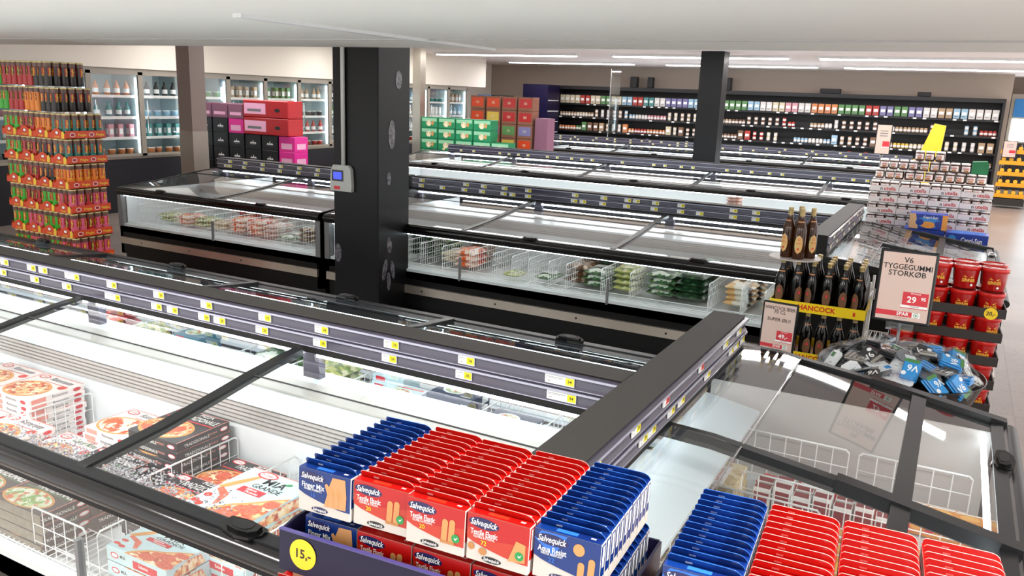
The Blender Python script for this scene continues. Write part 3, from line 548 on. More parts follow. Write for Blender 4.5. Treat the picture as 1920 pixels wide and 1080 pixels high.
        b.ell(F, w * .4, d * .5, w * .3, d * .3, 'white_card', .0004); b.ell(F, w * .4, d * .5, w * .25, d * .24, 'pizza_veg', .0007); b.rect(F, w * .1, w * .9, d * .85, d * .95, 'tomato' if kind == 'meal' else 'ink_white', .0007)
        b.rect(FF, w * .1, w * .4, h * .2, h * .8, 'brand_red', .0005)
    return b
PB = {}
_pb = pizza_box
def pizza_box(kind, w, d, h):
    if kind != 'old': return _pb(kind, w, d, h)
    b = _pb('tradg', w, d, h); FF = frame((0, 0, 0), (1, 0, 0), (0, 0, 1)); b.rect(FF, .003, w - .003, .002, h - .002, 'frosted_card', .0012); return b
for k, a in {'old': (.28, .175, .04), 'rist': (.28, .27, .028), 'casa': (.28, .28, .028), 'white': (.28, .24, .028), 'trad': (.28, .27, .04), 'tradg': (.28, .27, .04), 'mia': (.29, .34, .05), 'navy': (.25, .19, .05), 'teal': (.22, .17, .04), 'meal': (.2, .16, .04)}.items():
    o = pizza_box(k, *a).build({'navy': 'meal_box', 'teal': 'meal_box', 'meal': 'meal_box'}.get(k, 'pizza_box')); tag(o, '', 'pizza box' if k not in ('navy', 'teal', 'meal') else 'ready meal box'); PB[k] = (Proto(o), a)
LEV = ['topmost', 'second from the top', 'third from the top', 'fourth from the top', 'fifth from the top', 'sixth from the top', 'seventh from the top', 'eighth from the top', 'ninth from the top', 'tenth from the top']
def stack(kind, x, y, ztop, n, what, z0=.425, jit=.006, rz=0, grp=None):
    P, (w, d, h) = PB[kind]
    nf = min(n, int((ztop - z0) / h)); 
    for k in range(nf):
        z = ztop - h * (k + 1)
        P.put((x + random.uniform(-jit, jit), y + random.uniform(-jit, jit), z), rz + random.uniform(-.02, .02), '%s, %s' % (what, LEV[k]), grp or 'pizza boxes in the first freezer row')
stack('rist', -3.75, 1.995, .705, 10, 'pink pizza box in the tall stack against the freezer back wall', grp='tall pink pizza stack')
stack('rist', -4.06, 1.995, .70, 6, 'pink pizza box with mozzarella, back stack at the picture edge', grp='mozzarella pizza stack')
stack('rist', -3.58, 1.73, .62, 6, 'pink pizza box in the low stack before the tall one', grp='low pink pizza stack')
stack('rist', -3.89, 1.73, .62, 6, 'pink pizza box in the front stack cut by the picture edge', grp='low pink pizza stack at the edge')
stack('casa', -3.29, 1.78, .585, 5, 'pizza box with green lettering, stack before the white cheese pizza', grp='green lettered pizza stack')
stack('white', -3.14, 2.03, .655, 8, 'pizza box with white cheese slices below the bright glass reflection', grp='white cheese pizza stack')
stack('trad', -2.80, 1.995, .735, 7, 'black pizza box in the tall stack against the freezer wall', grp='tall black pizza stack')
stack('tradg', -2.94, 1.72, .625, 5, 'black pizza box with green vegetables below the black stack', grp='black vegetable pizza stack')
stack('trad', -2.475, 1.72, .625, 5, 'black pizza box with salami slices between two wire dividers', grp='black salami pizza stack')
stack('trad', -2.475, 1.995, .585, 4, 'black pizza box behind the salami pizza, against the white wall', grp='black pizza stack at the wall')
for i_, x_ in enumerate((-2.94, -3.24, -3.54, -3.84)): stack('old', x_, 1.535, .60 - .01 * (i_ % 2), 4, 'frosted black pizza box at the window, %s stack from the basket' % ORD[i_], grp='frosted pizza stack %d' % i_)
stack('mia', -2.145, 1.70, .72, 6, 'large pale blue pizza box with big salami slices, high stack', grp='pale blue pizza stack')
stack('mia', -1.80, 1.80, .66, 4, 'pale blue pizza box beside the plaster boxes, low stack', grp='pale blue pizza stack at the plasters')
PB['mia'][0].put((-2.30, 1.53, .555), .0, 'pale blue pizza box seen through the front window, lying lowest', None).scale = (1, .5, 1)
PB['mia'][0].put((-2.30, 1.53, .500), .0, 'pale blue pizza box underneath the lowest visible pale blue one', None).scale = (1, .5, 1)
for x in (-4.6, -4.95, -5.4): stack('casa', x, 1.9, .62, 5, 'pizza box outside the picture edge, %s stack' % {-4.6: 'next', -4.95: 'middle', -5.4: 'last'}[x], grp='pizza boxes beyond the picture edge')
stack('navy', -1.80, 3.10, .62, 3, 'dark blue ready meal box nearest the end freezer, under the ledge', grp='dark blue meals, low stack')
stack('navy', -2.12, 3.14, .68, 4, 'dark blue ready meal box in the higher stack under the ledge', grp='dark blue meals, high stack')
stack('meal', -2.43, 3.16, .60, 3, 'pale ready meal box next to the dark blue meals', grp='pale meal boxes'); stack('meal', -2.58, 3.3, .64, 4, 'pale ready meal box with pasta picture under the ledge', grp='pasta meal boxes')
stack('teal', -4.0, 3.2, .64, 4, 'teal ready meal box under the ledge, beside the purple boxes', grp='teal meals'); stack('teal', -3.42, 3.22, .58, 3, 'teal ready meal box next to the green bags', grp='teal meals by the bags')
def bag_mesh(w, d, h, m, name, seed=1, film=None, lump=.25):
    rr = random.Random(seed); b = B(); nx, ny = 9, 11; T = []; Bt = []
    ph = [rr.uniform(0, 6) for _ in range(6)]
    for i in range(nx):
        for j in range(ny):
            u = -1 + 2 * i / (nx - 1); v = -1 + 2 * j / (ny - 1); k = max(0, (1 - u ** 4)) ** .55 * max(0, (1 - v ** 6)) ** .6
            n = 1 + lump * (math.sin(5 * u + ph[0]) * math.cos(4.3 * v + ph[1]) + .6 * math.sin(9 * u + 7 * v + ph[2]))
            x = u * w / 2 * (1 - .05 * v * v); y = v * d / 2 * (1 - .04 * u * u); T.append((x, y, h * .5 + h * .5 * k * n)); Bt.append((x, y, h * .5 - h * .5 * k))
    N = nx * ny; f = []
    for i in range(nx - 1):
        for j in range(ny - 1):
            a = i * ny + j; f.append((a, a + ny, a + ny + 1, a + 1)); f.append((N + a, N + a + 1, N + a + ny + 1, N + a + ny))
    b.add(T + Bt, f, m, True)
    for sgn in (-1, 1): b.box(-w / 2 * .93, w / 2 * .93, sgn * d / 2 * .96 - .012, sgn * d / 2 * .96 + .012, h * .5 - .0012, h * .5 + .0012, film or m)
    return b
BAGS = {}
def bag(kind, m, w, d, h, seed, print_=None):
    b = bag_mesh(w, d, h, m, kind, seed, 'bag')
    if print_:
        F = frame((0, 0, h * 1.02), (1, 0, 0), (0, 1, 0)); b.rect(F, -w * .33, w * .33, -d * .05, d * .3, print_, .003)
    o = b.build('frozen_bag'); tag(o, '', 'bag of frozen food'); BAGS[kind] = (Proto(o), (w, d, h))
bag('dark greens', 'veg_leaf', .24, .30, .05, 1); bag('green vegetables', 'veg_green', .24, .30, .045, 2, 'white_card'); bag('carrots', 'veg_carrot', .22, .30, .05, 3); bag('brown fries', 'veg_brown', .2, .32, .05, 4)
bag('mixed vegetables', 'veg_mix', .22, .28, .045, 5); bag('yellow and white fruit', 'veg_yellow', .22, .28, .04, 6); bag('pink meat', 'veg_pink', .2, .28, .045, 7); bag('red berries', 'veg_red', .2, .26, .045, 8); bag('mussels', 'mussels', .3, .36, .06, 9); bag('white chips', 'crumb', .2, .28, .045, 10, 'white_card')
def bags(kind, x, y, z0, n, what, grp, rz=0, rnd=.05, sc=1):
    P, (w, d, h) = BAGS[kind]
    for k in range(n):
        o = P.put((x + random.uniform(-.01, .01), y + random.uniform(-.012, .012), z0 + k * h * 1.12 * sc), rz + random.uniform(-rnd, rnd), '%s, %s' % (what, LEV[n - 1 - k]), grp); o.scale = (sc * 1.08, sc * 1.08, sc * 1.22)
FZ = .47
bags('dark greens', -5.20, 6.85, FZ, 4, 'bag of dark leafy greens right beside the black column', 'greens beside the column'); bags('green vegetables', -4.98, 6.72, FZ, 2, 'bag of green vegetables low behind the wire', 'low green bags', sc=.85)
bags('dark greens', -4.72, 6.95, FZ, 4, 'bag of dark greens with pale print, second stack from the column', 'dark greens stack'); bags('green vegetables', -4.50, 7.0, FZ, 4, 'bag of greens beside the white bags', 'greens stack by the white bags')
bags('white chips', -4.30, 6.85, FZ, 2, 'white see-through bag next to the carrots', 'white bags'); bags('carrots', -4.04, 6.72, FZ, 3, 'bag of bright orange carrots', 'orange carrot bags', rz=.1); bags('brown fries', -4.10, 7.05, FZ, 4, 'brownish bag behind the orange carrots', 'brown bags behind carrots', rz=.2)
bags('mixed vegetables', -3.50, 6.62, FZ, 1, 'single bag with yellow corner in the nearly empty section', None, sc=.7); bags('green vegetables', -3.18, 6.70, FZ, 1, 'single flat green bag in the nearly empty section', None, sc=.8)
bags('brown fries', -2.90, 6.80, FZ, 3, 'brown paper-like bag before the green stacks', 'brown bags'); bags('brown fries', -2.90, 7.08, FZ, 4, 'brown bag in the stack against the back', 'brown bags at the back')
bags('green vegetables', -2.68, 6.75, FZ, 3, 'blue-green bag beside the brown bags', 'blue-green bags'); bags('dark greens', -2.68, 7.05, FZ, 5, 'dark green bag in the back stack by the brown bags', 'dark green back stack')
bags('mixed vegetables', -2.42, 6.75, FZ, 4, 'pale green bag of mixed vegetables', 'pale green bags'); bags('green vegetables', -2.10, 6.78, FZ, 4, 'green bag with white print in the broad stack', 'broad green stack'); bags('green vegetables', -2.10, 7.08, FZ, 5, 'green bag at the back of the broad stack', 'broad green stack, back')
bags('dark greens', -1.84, 6.78, FZ, 4, 'green bag at the empty side of the broad stack', 'broad green stack, outer side'); bags('dark greens', -1.82, 7.08, FZ, 5, 'dark green bag behind the outer side of the broad stack', 'broad green stack, outer back')
bags('yellow and white fruit', -1.44, 6.80, FZ, 4, 'bag of yellow and white pieces beside the beer crates', 'yellow and white bags'); bags('yellow and white fruit', -1.42, 7.08, FZ, 5, 'yellow bag behind, beside the beer crates', 'yellow bags at the back'); bags('white chips', -1.14, 6.78, FZ, 3, 'white bag at the end of the vegetable freezer', 'white bags at the end')
for i, (k, x, n, wh) in enumerate([('mixed vegetables', -8.28, 2, 'greyish bag at the crisps end of the short freezer'), ('carrots', -7.98, 2, 'pale orange bag near the crisps end'), ('green vegetables', -7.98, 0, ''), ('mixed vegetables', -7.68, 2, 'yellow-green bag in the short freezer'), ('white chips', -7.38, 2, 'yellowish bag in the short freezer'), ('carrots', -7.08, 3, 'round orange bag at the window joint'), ('carrots', -6.82, 3, 'orange and white bag after the window joint'), ('pink meat', -6.56, 3, 'pinkish bag of meat pieces'), ('green vegetables', -6.32, 1, 'low green bag beside the pinkish bag'), ('brown fries', -6.05, 3, 'dark brown bag near the black column'), ('red berries', -5.76, 2, 'red bag nearest the black column')]):
    bags(k, x, 6.74, FZ, n, wh, 'bags in the short freezer %s' % ORD[i], sc=.95)
bags('red berries', -7.3, 7.05, FZ, 5, 'red bag at the back of the short freezer', 'red bags at the back'); bags('pink meat', -6.9, 7.05, FZ, 4, 'pink bag at the back of the short freezer', 'pink bags at the back'); bags('pink meat', -6.1, 7.02, FZ, 4, 'pale bag at the back near the column', 'pale bags at the back'); bags('yellow and white fruit', -5.78, 7.02, FZ, 5, 'yellow and red bag at the back near the column', 'yellow bags near the column')
bags('pink meat', -2.9, 11.9 + .6, FZ + .1, 4, 'pale bag behind the white window of the third row', 'pale bags in the third row')
bags('green vegetables', -3.25, 3.35, .43, 4, 'green bag under the price ledge of the pizza row', 'green bags under the ledge'); bags('mixed vegetables', -2.84, 3.3, .43, 4, 'lime green bag under the price ledge of the pizza row', 'lime bags under the ledge'); bags('red berries', -4.7, 3.3, .43, 4, 'red bag under the price ledge near the picture edge', 'red bags under the ledge'); bags('mixed vegetables', -4.42, 3.3, .43, 3, 'greenish bag under the price ledge near the picture edge', 'greenish bags under the ledge')
def carton(kind, w, d, h, base, deco):
    b = B(); b.rbox(0, w, 0, d, 0, h, base, .002); F = frame((0, 0, h), (1, 0, 0), (0, 1, 0)); FF = frame((0, 0, 0), (1, 0, 0), (0, 0, 1)); FR = frame((w, 0, 0), (0, 1, 0), (0, 0, 1)); deco(b, F, FF, FR, w, d, h); return b
def d_purple(b, F, FF, FR, w, d, h): b.rect(F, w * .1, w * .9, d * .55, d * .9, 'white_card'); b.ell(F, w * .5, d * .3, w * .3, d * .2, 'pizza_crust'); b.rect(FF, w * .1, w * .6, h * .2, h * .8, 'white_card')
o = carton('p', .2, .15, .045, 'purple_box', d_purple).build('snack_box'); tag(o, '', 'frozen snack box'); P1 = Proto(o)
for i, x in enumerate((-3.72, -3.94)):
    for k in range(3): P1.put((x, 3.02, .43 + .046 * k), .02 * k, 'purple and white frozen box, %s stack beneath the ledge, %s' % (('inner', 'outer')[i], LEV[2 - k]), 'purple boxes under the ledge')
# end freezer goods
def d_ky(b, F, FF, FR, w, d, h):
    G = frame((0, d * .1, h), (0, 1, 0), (-1, 0, 0)); G = frame((w * .12, d * .06, h + .0012), (0, 1, 0), (-1, 0, 0)); 
    b.rect(F, w * .1, w * .75, d * .03, d * .78, 'white_card', .0012)
    b.text(F, 'DANSK', w * .22, d * .35, .022, 'ink', .002, rot=PI / 2); b.text(F, 'KYLLING', w * .37, d * .4, .032, 'ink', .002, rot=PI / 2, maxw=.16); b.text(F, 'OVERLÅR', w * .56, d * .42, .022, 'tomato', .002, rot=PI / 2, maxw=.14)
o = carton('k', .19, .25, .06, 'crumb', d_ky).build('chicken_pack'); o.location = (-.79, 3.04, .565); tag(o, 'pale chicken pack lettered DANSK KYLLING beside the ledge of the end freezer', 'frozen chicken')
o = carton('k', .19, .25, .135, 'crumb', lambda *a: None).build('chicken_pack'); o.location = (-.785, 3.045, .425); tag(o, 'plain chicken pack beneath the one lettered DANSK KYLLING', 'frozen chicken')
bags('mussels', -.61, 2.80, .425, 3, 'clear bag of dark mussels beside the plaster boxes', 'mussel bags')
def d_red(b, F, FF, FR, w, d, h): b.rect(FF, w * .08, w * .92, h * .1, h * .88, 'meat_red', .001); b.rect(F, .004, w - .004, .003, d - .003, 'meat_red', .001)
o = carton('r', .07, .05, .14, 'white_card', d_red).build('meat_pack'); tag(o, '', 'meat pack'); P2 = Proto(o)
for i in range(7):
    for j in range(2): P2.put((-.56 + i * .078, 3.24 + j * .07, .425 + .02 * (i % 2)), random.uniform(-.03, .03), 'dark red meat pack, %s from the ledge, %s line behind the wire' % (ORD[i], ('front', 'back')[j]), 'dark red meat packs')
def d_rc(b, F, FF, FR, w, d, h): b.rect(F, w * .05, w * .95, d * .1, d * .5, 'white_card'); b.text(F, 'IIIIIIII', w * .5, d * .75, .012, 'ink_white', maxw=w * .8)
o = carton('rc', .15, .1, .05, 'red_card', d_rc).build('meat_box'); tag(o, '', 'meat box'); P3 = Proto(o)
for i, (x, y, z, r, l) in enumerate([(-.4, 3.42, .50, .2, 'red and white box nearest the sign reflection'), (-.26, 3.4, .49, -.1, 'red and white box in the middle of the far section'), (-.12, 3.42, .5, .1, 'red and white box next to the orange boxes'), (-.58, 3.4, .49, -.2, 'red and white box by the white duct'), (.02, 2.66, .46, .1, 'red box low behind the red plaster boxes'), (-.14, 2.66, .46, .0, 'dark box low behind the red plaster boxes')]): P3.put((x, y, z - .02), r, l, None)
for i, (x, y, z) in enumerate([(-.4, 3.42, .43), (-.26, 3.4, .43), (-.12, 3.42, .43), (-.58, 3.4, .42), (.14, 2.66, .44)]): P3.put((x, y, z), 0, 'lower red box under or beside another red box, %s from the ledge' % ORD[i], 'lower red boxes')
def d_or(b, F, FF, FR, w, d, h): b.ell(F, w * .5, d * .5, w * .3, d * .25, 'orange_light'); b.rect(F, w * .1, w * .9, d * .82, d * .94, 'white_card'); b.ell(FF, w * .6, h * .5, w * .2, h * .3, 'orange_light'); b.rect(FF, w * .05, w * .3, h * .2, h * .8, 'brand_red')
o = carton('o', .12, .09, .1, 'orange_box', d_or).build('poultry_box'); tag(o, '', 'poultry box'); P4 = Proto(o)
for i in range(4):
    for j in range(2): P4.put((-.24 + i * .125, 2.93 + j * .1, .43 + .012 * ((i + j) % 2)), random.uniform(-.04, .04), 'orange poultry box, %s towards the side window, %s line' % (ORD[i], ('front', 'back')[j]), 'orange poultry boxes')
for i in range(3): P4.put((-.02 + i * .1, 3.45, .43), .05, 'orange box before the far wall of the end freezer, %s' % ORD[i], 'orange boxes by the far wall')
bags('white chips', -.28, 2.66, .43, 2, 'white bag behind the red plaster boxes', 'white bags in the end freezer', sc=.9); bags('pink meat', .12, 2.35, .43, 2, 'pink bag under the red plaster boxes', 'pink bags in the end freezer', sc=.9); bags('yellow and white fruit', -.2, 2.2, .43, 3, 'pale bag under the red plaster boxes', 'pale bags in the end freezer')
# frost
b = B(); rr = random.Random(3)
for i in range(2400):
    x = rr.gauss(-2.35, .28); y = 1.525 + abs(rr.gauss(0, .05)); z = .872 + (y - 1.525) * .08 - rr.uniform(0, .02)
    if not -3.0 < x < -1.75 or y > 1.70: continue
    s_ = rr.uniform(.0015, .0035); T = Matrix.Translation((x, y, z)) @ Matrix.Rotation(rr.uniform(0, 3), 4, 'Z') @ Matrix.Rotation(rr.uniform(0, 3), 4, 'X'); b.box(-s_, s_, -s_ * .3, s_ * .3, -s_, s_, 'frost', T)
o = b.build('frost'); tag(o, 'grey white frost crust inside the freezer along the front rail', 'frost'); o['kind'] = 'stuff'

# ---------------------------------------------------------------- plaster display beside the first row
def place(o, M):
    o.location = M.to_translation(); o.rotation_euler = M.to_euler(); return o
TA = Matrix.Translation((-.7493, .7919, 1.5227)) @ Matrix.Rotation(math.radians(3.99), 4, 'Z') @ Matrix.Rotation(math.radians(-3.3), 4, 'X')
BW, BD, BH = .0862, .0172, .0632
def plaster_box(kind):
    b = B(); red = kind in ('tex', 'tex2'); base = 'sq_red' if red else 'sq_blue'; art = 'sq_orange' if red else 'sq_blue'
    b.rbox(0, BW, 0, BD, 0, BH, 'sq_cream', .0006); F = frame((0, 0, 0), (1, 0, 0), (0, 0, 1)); FT = frame((0, 0, BH), (1, 0, 0), (0, 1, 0)); FR = frame((BW, 0, 0), (0, 1, 0), (0, 0, 1)); FL = frame((0, BD, 0), (0, -1, 0), (0, 0, 1))
    cur = [(BW * t, BH * (.42 - .30 * math.sin(t * 1.9) + .06 * t)) for t in [i / 8 for i in range(9)]]
    b.poly(F, [(BW * t, max(.2 * BH, BH * (.46 - .34 * t ** .7 + .04 * t))) for t in [i / 8 for i in range(9)]] + [(BW, BH), (0, BH)], art, .0003)
    if red: b.poly(F, [(0, BH * .98), (0, BH * .7), (BW * .5, BH * .52), (BW, BH * .62), (BW, BH * .98)], 'sq_red', .0004)
    else: b.poly(F, [(BW * .1, BH * .98), (0, BH * .8), (BW * .3, BH * .5), (BW * .5, BH * .98)], 'sq_blue_light' if kind == 'aqua' else 'sq_blue', .0004)
    b.ell(F, BW * .27, BH * .83, BW * .25, BH * .115, 'sq_navy', .0006, 24, -.04); b.text(F, 'Salvequick', BW * .27, BH * .83, .0085, 'ink_white', .0008, .012, slant=.2, maxw=BW * .43)
    nm, sub = {'tex': ('Textile Elastic', 'FLEXIBLE & STRONG'), 'tex2': ('Textile Elastic', 'FLEXIBLE & STRONG'), 'fin': ('Finger Mix', 'FINGER FORMATS'), 'aqua': ('Aqua Resist', 'WATER RESISTANT')}[kind]
    b.text(F, nm, BW * .28, BH * .62, .0078, 'ink_white', .0007, .012, maxw=BW * .44); b.text(F, sub, BW * .28, BH * .53, .0032, 'ink_white', .0007, .004, maxw=BW * .34)
    b.text(F, {'tex': '20', 'tex2': '72', 'fin': '16', 'aqua': '22'}[kind], BW * .28, BH * .42, .006, 'disc_yellow' if red else 'sq_blue_light', .0007, .01)
    def strip(x, y, h, rot, w=.0085, m='plaster'):
        P = [(-w / 2, 0), (w / 2, 0)] + [(w / 2 * math.cos(a), h + w / 2 * math.sin(a)) for a in [PI * i / 6 for i in range(7)]]
        c, q = math.cos(rot), math.sin(rot); b.poly(F, [(x + c * p - q * r, y + q * p + c * r) for p, r in P], m, .0008)
    if kind == 'fin':
        b.poly(F, [(BW * .5, BH * .22), (BW * .92, BH * .24), (BW * .93, BH * .55), (BW * .9, BH * .94), (BW * .66, BH * .93), (BW * .6, BH * .72), (BW * .56, BH * .5)], 'skin', .0007)
        for k in range(4): strip(BW * (.60 + .075 * k), BH * (.52 - .02 * k), BH * .2, .35, .006, 'plaster' if k % 2 else 'skin')
        for k in range(3): b.rect(F, BW * (.58 + .1 * k), BW * (.583 + .1 * k), BH * .24, BH * .6, 'plaster_dark', .0011)
    elif kind == 'tex': strip(BW * .66, BH * .26, BH * .40, -.05); strip(BW * .78, BH * .26, BH * .42, -.05); b.rect(F, BW * .60, BW * .84, BH * .2, BH * .26, 'plaster_dark', .001)
    elif kind == 'tex2': b.poly(F, [(BW * .68, BH * .2), (BW * .95, BH * .24), (BW * .95, BH * .62), (BW * .8, BH * .66)], 'plaster', .0008); b.ell(F, BW * .08, BH * .3, .005, .005, 'plaster_dark', .0008, 12); b.ell(F, BW * .27, BH * .24, .006, .005, 'plaster_dark', .0008, 12)
    else: strip(BW * .72, BH * .1, BH * .38, -.03); strip(BW * .87, BH * .08, BH * .52, -.03); b.ell(F, BW * .68, BH * .78, .0075, .008, 'plaster', .0008, 14)
    if red: b.ell(F, BW * .86, BH * .36, .006, .006, 'green_leaf', .001, 14); b.poly(F, [(BW * .83, BH * .37), (BW * .86, BH * .32), (BW * .9, BH * .4), (BW * .86, BH * .36)], 'ink_white', .0012)
    b.ell(F, BW * .42, BH * .10, BW * .16, BH * .065, 'sq_navy' if not red else 'ink', .0006, 20); b.text(F, 'Salvequick', BW * .42, BH * .10, .0045, 'ink_white', .0008, .008, slant=.2, maxw=BW * .26)
    b.rect(FT, 0, BW, 0, BD, base, .0004); b.rect(FT, BW * .3, BW * .62, BD * .25, BD * .7, 'sq_blue_light' if not red else 'sq_orange', .0006); b.rect(FT, BW * .62, BW * .97, BD * .15, BD * .8, 'sq_blue_dark' if not red else 'sq_red', .0006)
    b.text(FT, 'IIIII', BW * .85, BD * .45, .004, 'ink_white', .0009, maxw=.01)
    for G in (FR, FL): b.rect(G, .002, BD - .002, BH * .3, BH * .96, base, .0004); b.rect(G, BD * .3, BD * .7, BH * .5, BH * .93, 'ink_white', .0006)
    o = b.build('plaster_box'); tag(o, '', 'plaster box')
    b = B()    # hang tab at the back, leaning slightly to the front
    P = [(.001, 0), (.001, .007), (.004, .0105)] + [(BW - .014 + .013 * math.sin(a), .0105 - .010 * (1 - math.cos(a))) for a in [PI / 2 * i / 6 for i in range(7)]] + [(BW - .001, 0)]
    T = Matrix.Translation((0, BD - .0012, BH)) @ Matrix.Rotation(math.radians(20), 4, 'X')
    b.prism(P, 'y', -.0004, .0004, base, T=T); F = T @ frame((0, -.0005, 0), (1, 0, 0), (0, 0, 1))
    b.text(F, 'IIIIIIII', BW * .3, .0035, .003, 'ink_white', .0003, 0); 
    for u, v in zip(P[1:-1], P[2:]): b.tube((u[0], 0, u[1]), (v[0], 0, v[1]), .00045, 'pink_edge' if red else 'sq_blue_light', 4, T)
    b.build('hang_tab', o); return Proto(o)
PL = {k: plaster_box(k) for k in ('fin', 'tex', 'tex2', 'aqua')}
NMS = {'fin': 'blue finger plaster box', 'tex': 'red textile plaster box', 'tex2': 'red textile plaster box of 72', 'aqua': 'light blue water resistant plaster box'}
def rowput(T, kind, lx, ly, lz, label, grp, tilt=0):
    M = T @ Matrix.Translation((lx, ly, lz)) @ Matrix.Rotation(math.radians(random.uniform(-1.2, 1.2)), 4, 'Z') @ Matrix.Rotation(math.radians(tilt), 4, 'X'); PL[kind].put(M.to_translation(), M.to_euler(), label, grp)
cols = ['fin', 'tex', 'tex', 'tex2', 'aqua']
off = [0.0, .004, -.003, -.002, .004]
for c, kd in enumerate(cols):
    for r in range(12):
        rowput(TA, kd, c * .0890 + off[c] * .2, r * .0186 + off[c] + random.uniform(-.0008, .0008), 0, '%s, %s from the front, %s column of the priced tray' % (NMS[kd], ORD[r], ORD[c]), 'upper plaster boxes, %s column' % ORD[c])
    for r in (range(12) if c == 4 else range(2)):
        rowput(TA, kd, c * .0890 + .0045, r * .0186 + .010, -.0765, '%s, lower layer of the priced tray, %s column, %s back' % (NMS[kd], ORD[c], ORD[r]), 'lower plaster boxes, %s column' % ORD[c])
for c, kd in enumerate(['fin', 'tex', 'tex', 'tex2']):
    for r in range(12):
        rowput(TA, 'aqua' if c == 0 else kd, .520 + c * .0905, r * .0186 - .012, .004, '%s, %s from the front, %s column of the second tray' % (NMS['aqua' if c == 0 else kd], ORD[r], ORD[c]), 'plaster boxes in the second tray, %s column' % ORD[c])
TC = Matrix.Translation((-.802, .70, 1.322)) @ Matrix.Rotation(math.radians(3.5), 4, 'Z')
for c in range(4):
    for r in range(8):
        rowput(TC, 'tex', c * .0895, r * .0186 + .0, 0, 'red plaster box, tray under the price disc, %s column, %s from the front' % (ORD[c], ORD[r]), 'plaster boxes in the lower tray, %s column' % ORD[c])
def tray(T, w, d, zb, front, back, label, logo=True, disc=True):
    t = thing('display_tray', label, 'display tray'); place(t, T)
    b = B(); th = .004; b.box(-.018, w, -.010, d, zb - .004, zb, 'tray_navy'); b.box(-.018, w, d, d + th, zb, zb + back, 'tray_navy')
    for x in (-.022, w): b.prism([(-.010, zb - .004), (d, zb - .004), (d, zb + back), (.02, zb + front + .006), (-.010, zb + front)], 'x', x, x + th, 'tray_navy')
    b.prism([(-.014, zb - .012), (-.010, zb - .012), (-.010, zb + front), (-.014, zb + front)], 'x', -.022, w + th, 'tray_navy'); b.box(-.022, w + th, -.0155, -.009, zb + front, zb + front + .002, 'tray_edge'); b.build('body', t)
    F = frame((0, -.0142, zb), (1, 0, 0), (0, 0, 1))
    if logo:
        b = B(); b.ell(F, w * .5, front * .35, .055, .020, 'ink_white', .0006, 28); b.ell(F, w * .5, front * .35, .053, .018, 'sq_navy', .0009, 28); b.text(F, 'Salvequick', w * .5, front * .35, .017, 'ink_white', .0013, .012, slant=.2); b.build('logo', t)
    if disc:
        b = B(); b.ell(F, .020, front * .42, .0225, .0225, 'disc_yellow', .001, 32); b.text(F, '15,-', .020, front * .42, .0135, 'ink', .0014, .02); b.build('price_disc', t)
    return t
tray(TA, .462, .232, -.0785, .048, .05, 'dark blue plaster tray with yellow price disc 15,-', True, True)
tray(TA @ Matrix.Translation((.505, -.01, .0)), .385, .232, -.0785, .048, .05, 'dark blue plaster tray standing beside the one with the price disc', True, False)
tray(TC, .385, .160, -.004, .03, .04, 'dark blue plaster tray one level below the price disc', True, False)
t = thing('cardboard_display', 'brown cardboard stand carrying the plaster trays', 'display stand', (-.78, .70, 0), math.radians(3.99))
b = B(); b.box(.015, .93, .10, .325, .02, 1.43, 'cardboard'); b.box(.0, .95, -.02, .33, 0, .02, 'card_dark'); b.build('body', t)
b = B(); b.box(-.015, .40, -.02, .097, 1.29, 1.304, 'card_dark'); b.box(-.015, .40, -.02, .097, .02, 1.29, 'cardboard'); b.build('lower_step', t)

# ---------------------------------------------------------------- beer crates, bottles, cake plate
def bottle(name, glassm, lab, neck, dark=False):
    b = B(); pr = [(0, 0), (.034, 0), (.037, .005), (.037, .165), (.0345, .186), (.022, .222), (.0155, .245), (.0135, .268), (.0135, .286)]
    b.lathe(pr, glassm, seg=14); o = b.build(name); tag(o, '', 'beer bottle')
    b = B(); b.lathe([(.0137, .244), (.0150, .252), (.0142, .286), (.0150, .288), (.0150, .295), (.012, .2965), (0, .2965)], 'gold_foil', seg=12) if not dark else b.lathe([(.0142, .268), (.0142, .286), (.0150, .288), (.0150, .295), (.012, .2965), (0, .2965)], 'gold_foil', seg=12); b.build('cap', o)
    b = B(); vs = []; n = 12
    for i in range(n):
        a = 2 * PI * i / n; th = -PI / 2 - .0 + .62 * math.cos(a); z = .085 + .055 * math.sin(a); vs.append((.0375 * math.cos(th), .0375 * math.sin(th), z))
    rows = []
    for j in range(9):
        zz = -1 + 2 * j / 8; wv = .62 * math.sqrt(max(.0, 1 - zz * zz)) + .01; rows.append([(.0376 * math.cos(-PI / 2 + wv * u), .0376 * math.sin(-PI / 2 + wv * u), .088 + .055 * zz) for u in (-1, -.5, 0, .5, 1)])
    b.add([p for r_ in rows for p in r_], [(j * 5 + i, j * 5 + i + 1, j * 5 + i + 6, j * 5 + i + 5) for j in range(8) for i in range(4)], lab, True)
    if not dark:
        F = frame((0, -.0376, 0), (1, 0, 0), (0, 0, 1)); b.ell(F, 0, .118, .008, .008, 'sign_red', .0006, 12); b.ell(F, 0, .118, .0055, .0055, 'beer_label', .001, 12); b.text(F, 'HANCOCK', 0, .095, .007, 'crate_red', .0012, maxw=.03); b.ell(F, 0, .062, .007, .007, 'crate_red', .0006, 10)
    else:
        F = frame((0, -.0376, 0), (1, 0, 0), (0, 0, 1)); b.rect(F, -.006, .006, .095, .112, 'sign_red', .001)
    b.arc_patch(.0255, .205, .222, -PI / 2 - .8, -PI / 2 + .8, neck) if False else b.arc_patch(.0236, .208, .224, -PI / 2 - .9, -PI / 2 + .9, neck)
    b.build('label', o); return o
bo = bottle('beer_bottle', 'bottle_black', 'beer_label_dark', 'beer_neck', True); PBt = Proto(bo)
CX, CY, CA = -.885, 4.98, math.radians(1.5)
TB = Matrix.Translation((CX, CY, 0)) @ Matrix.Rotation(CA, 4, 'Z')
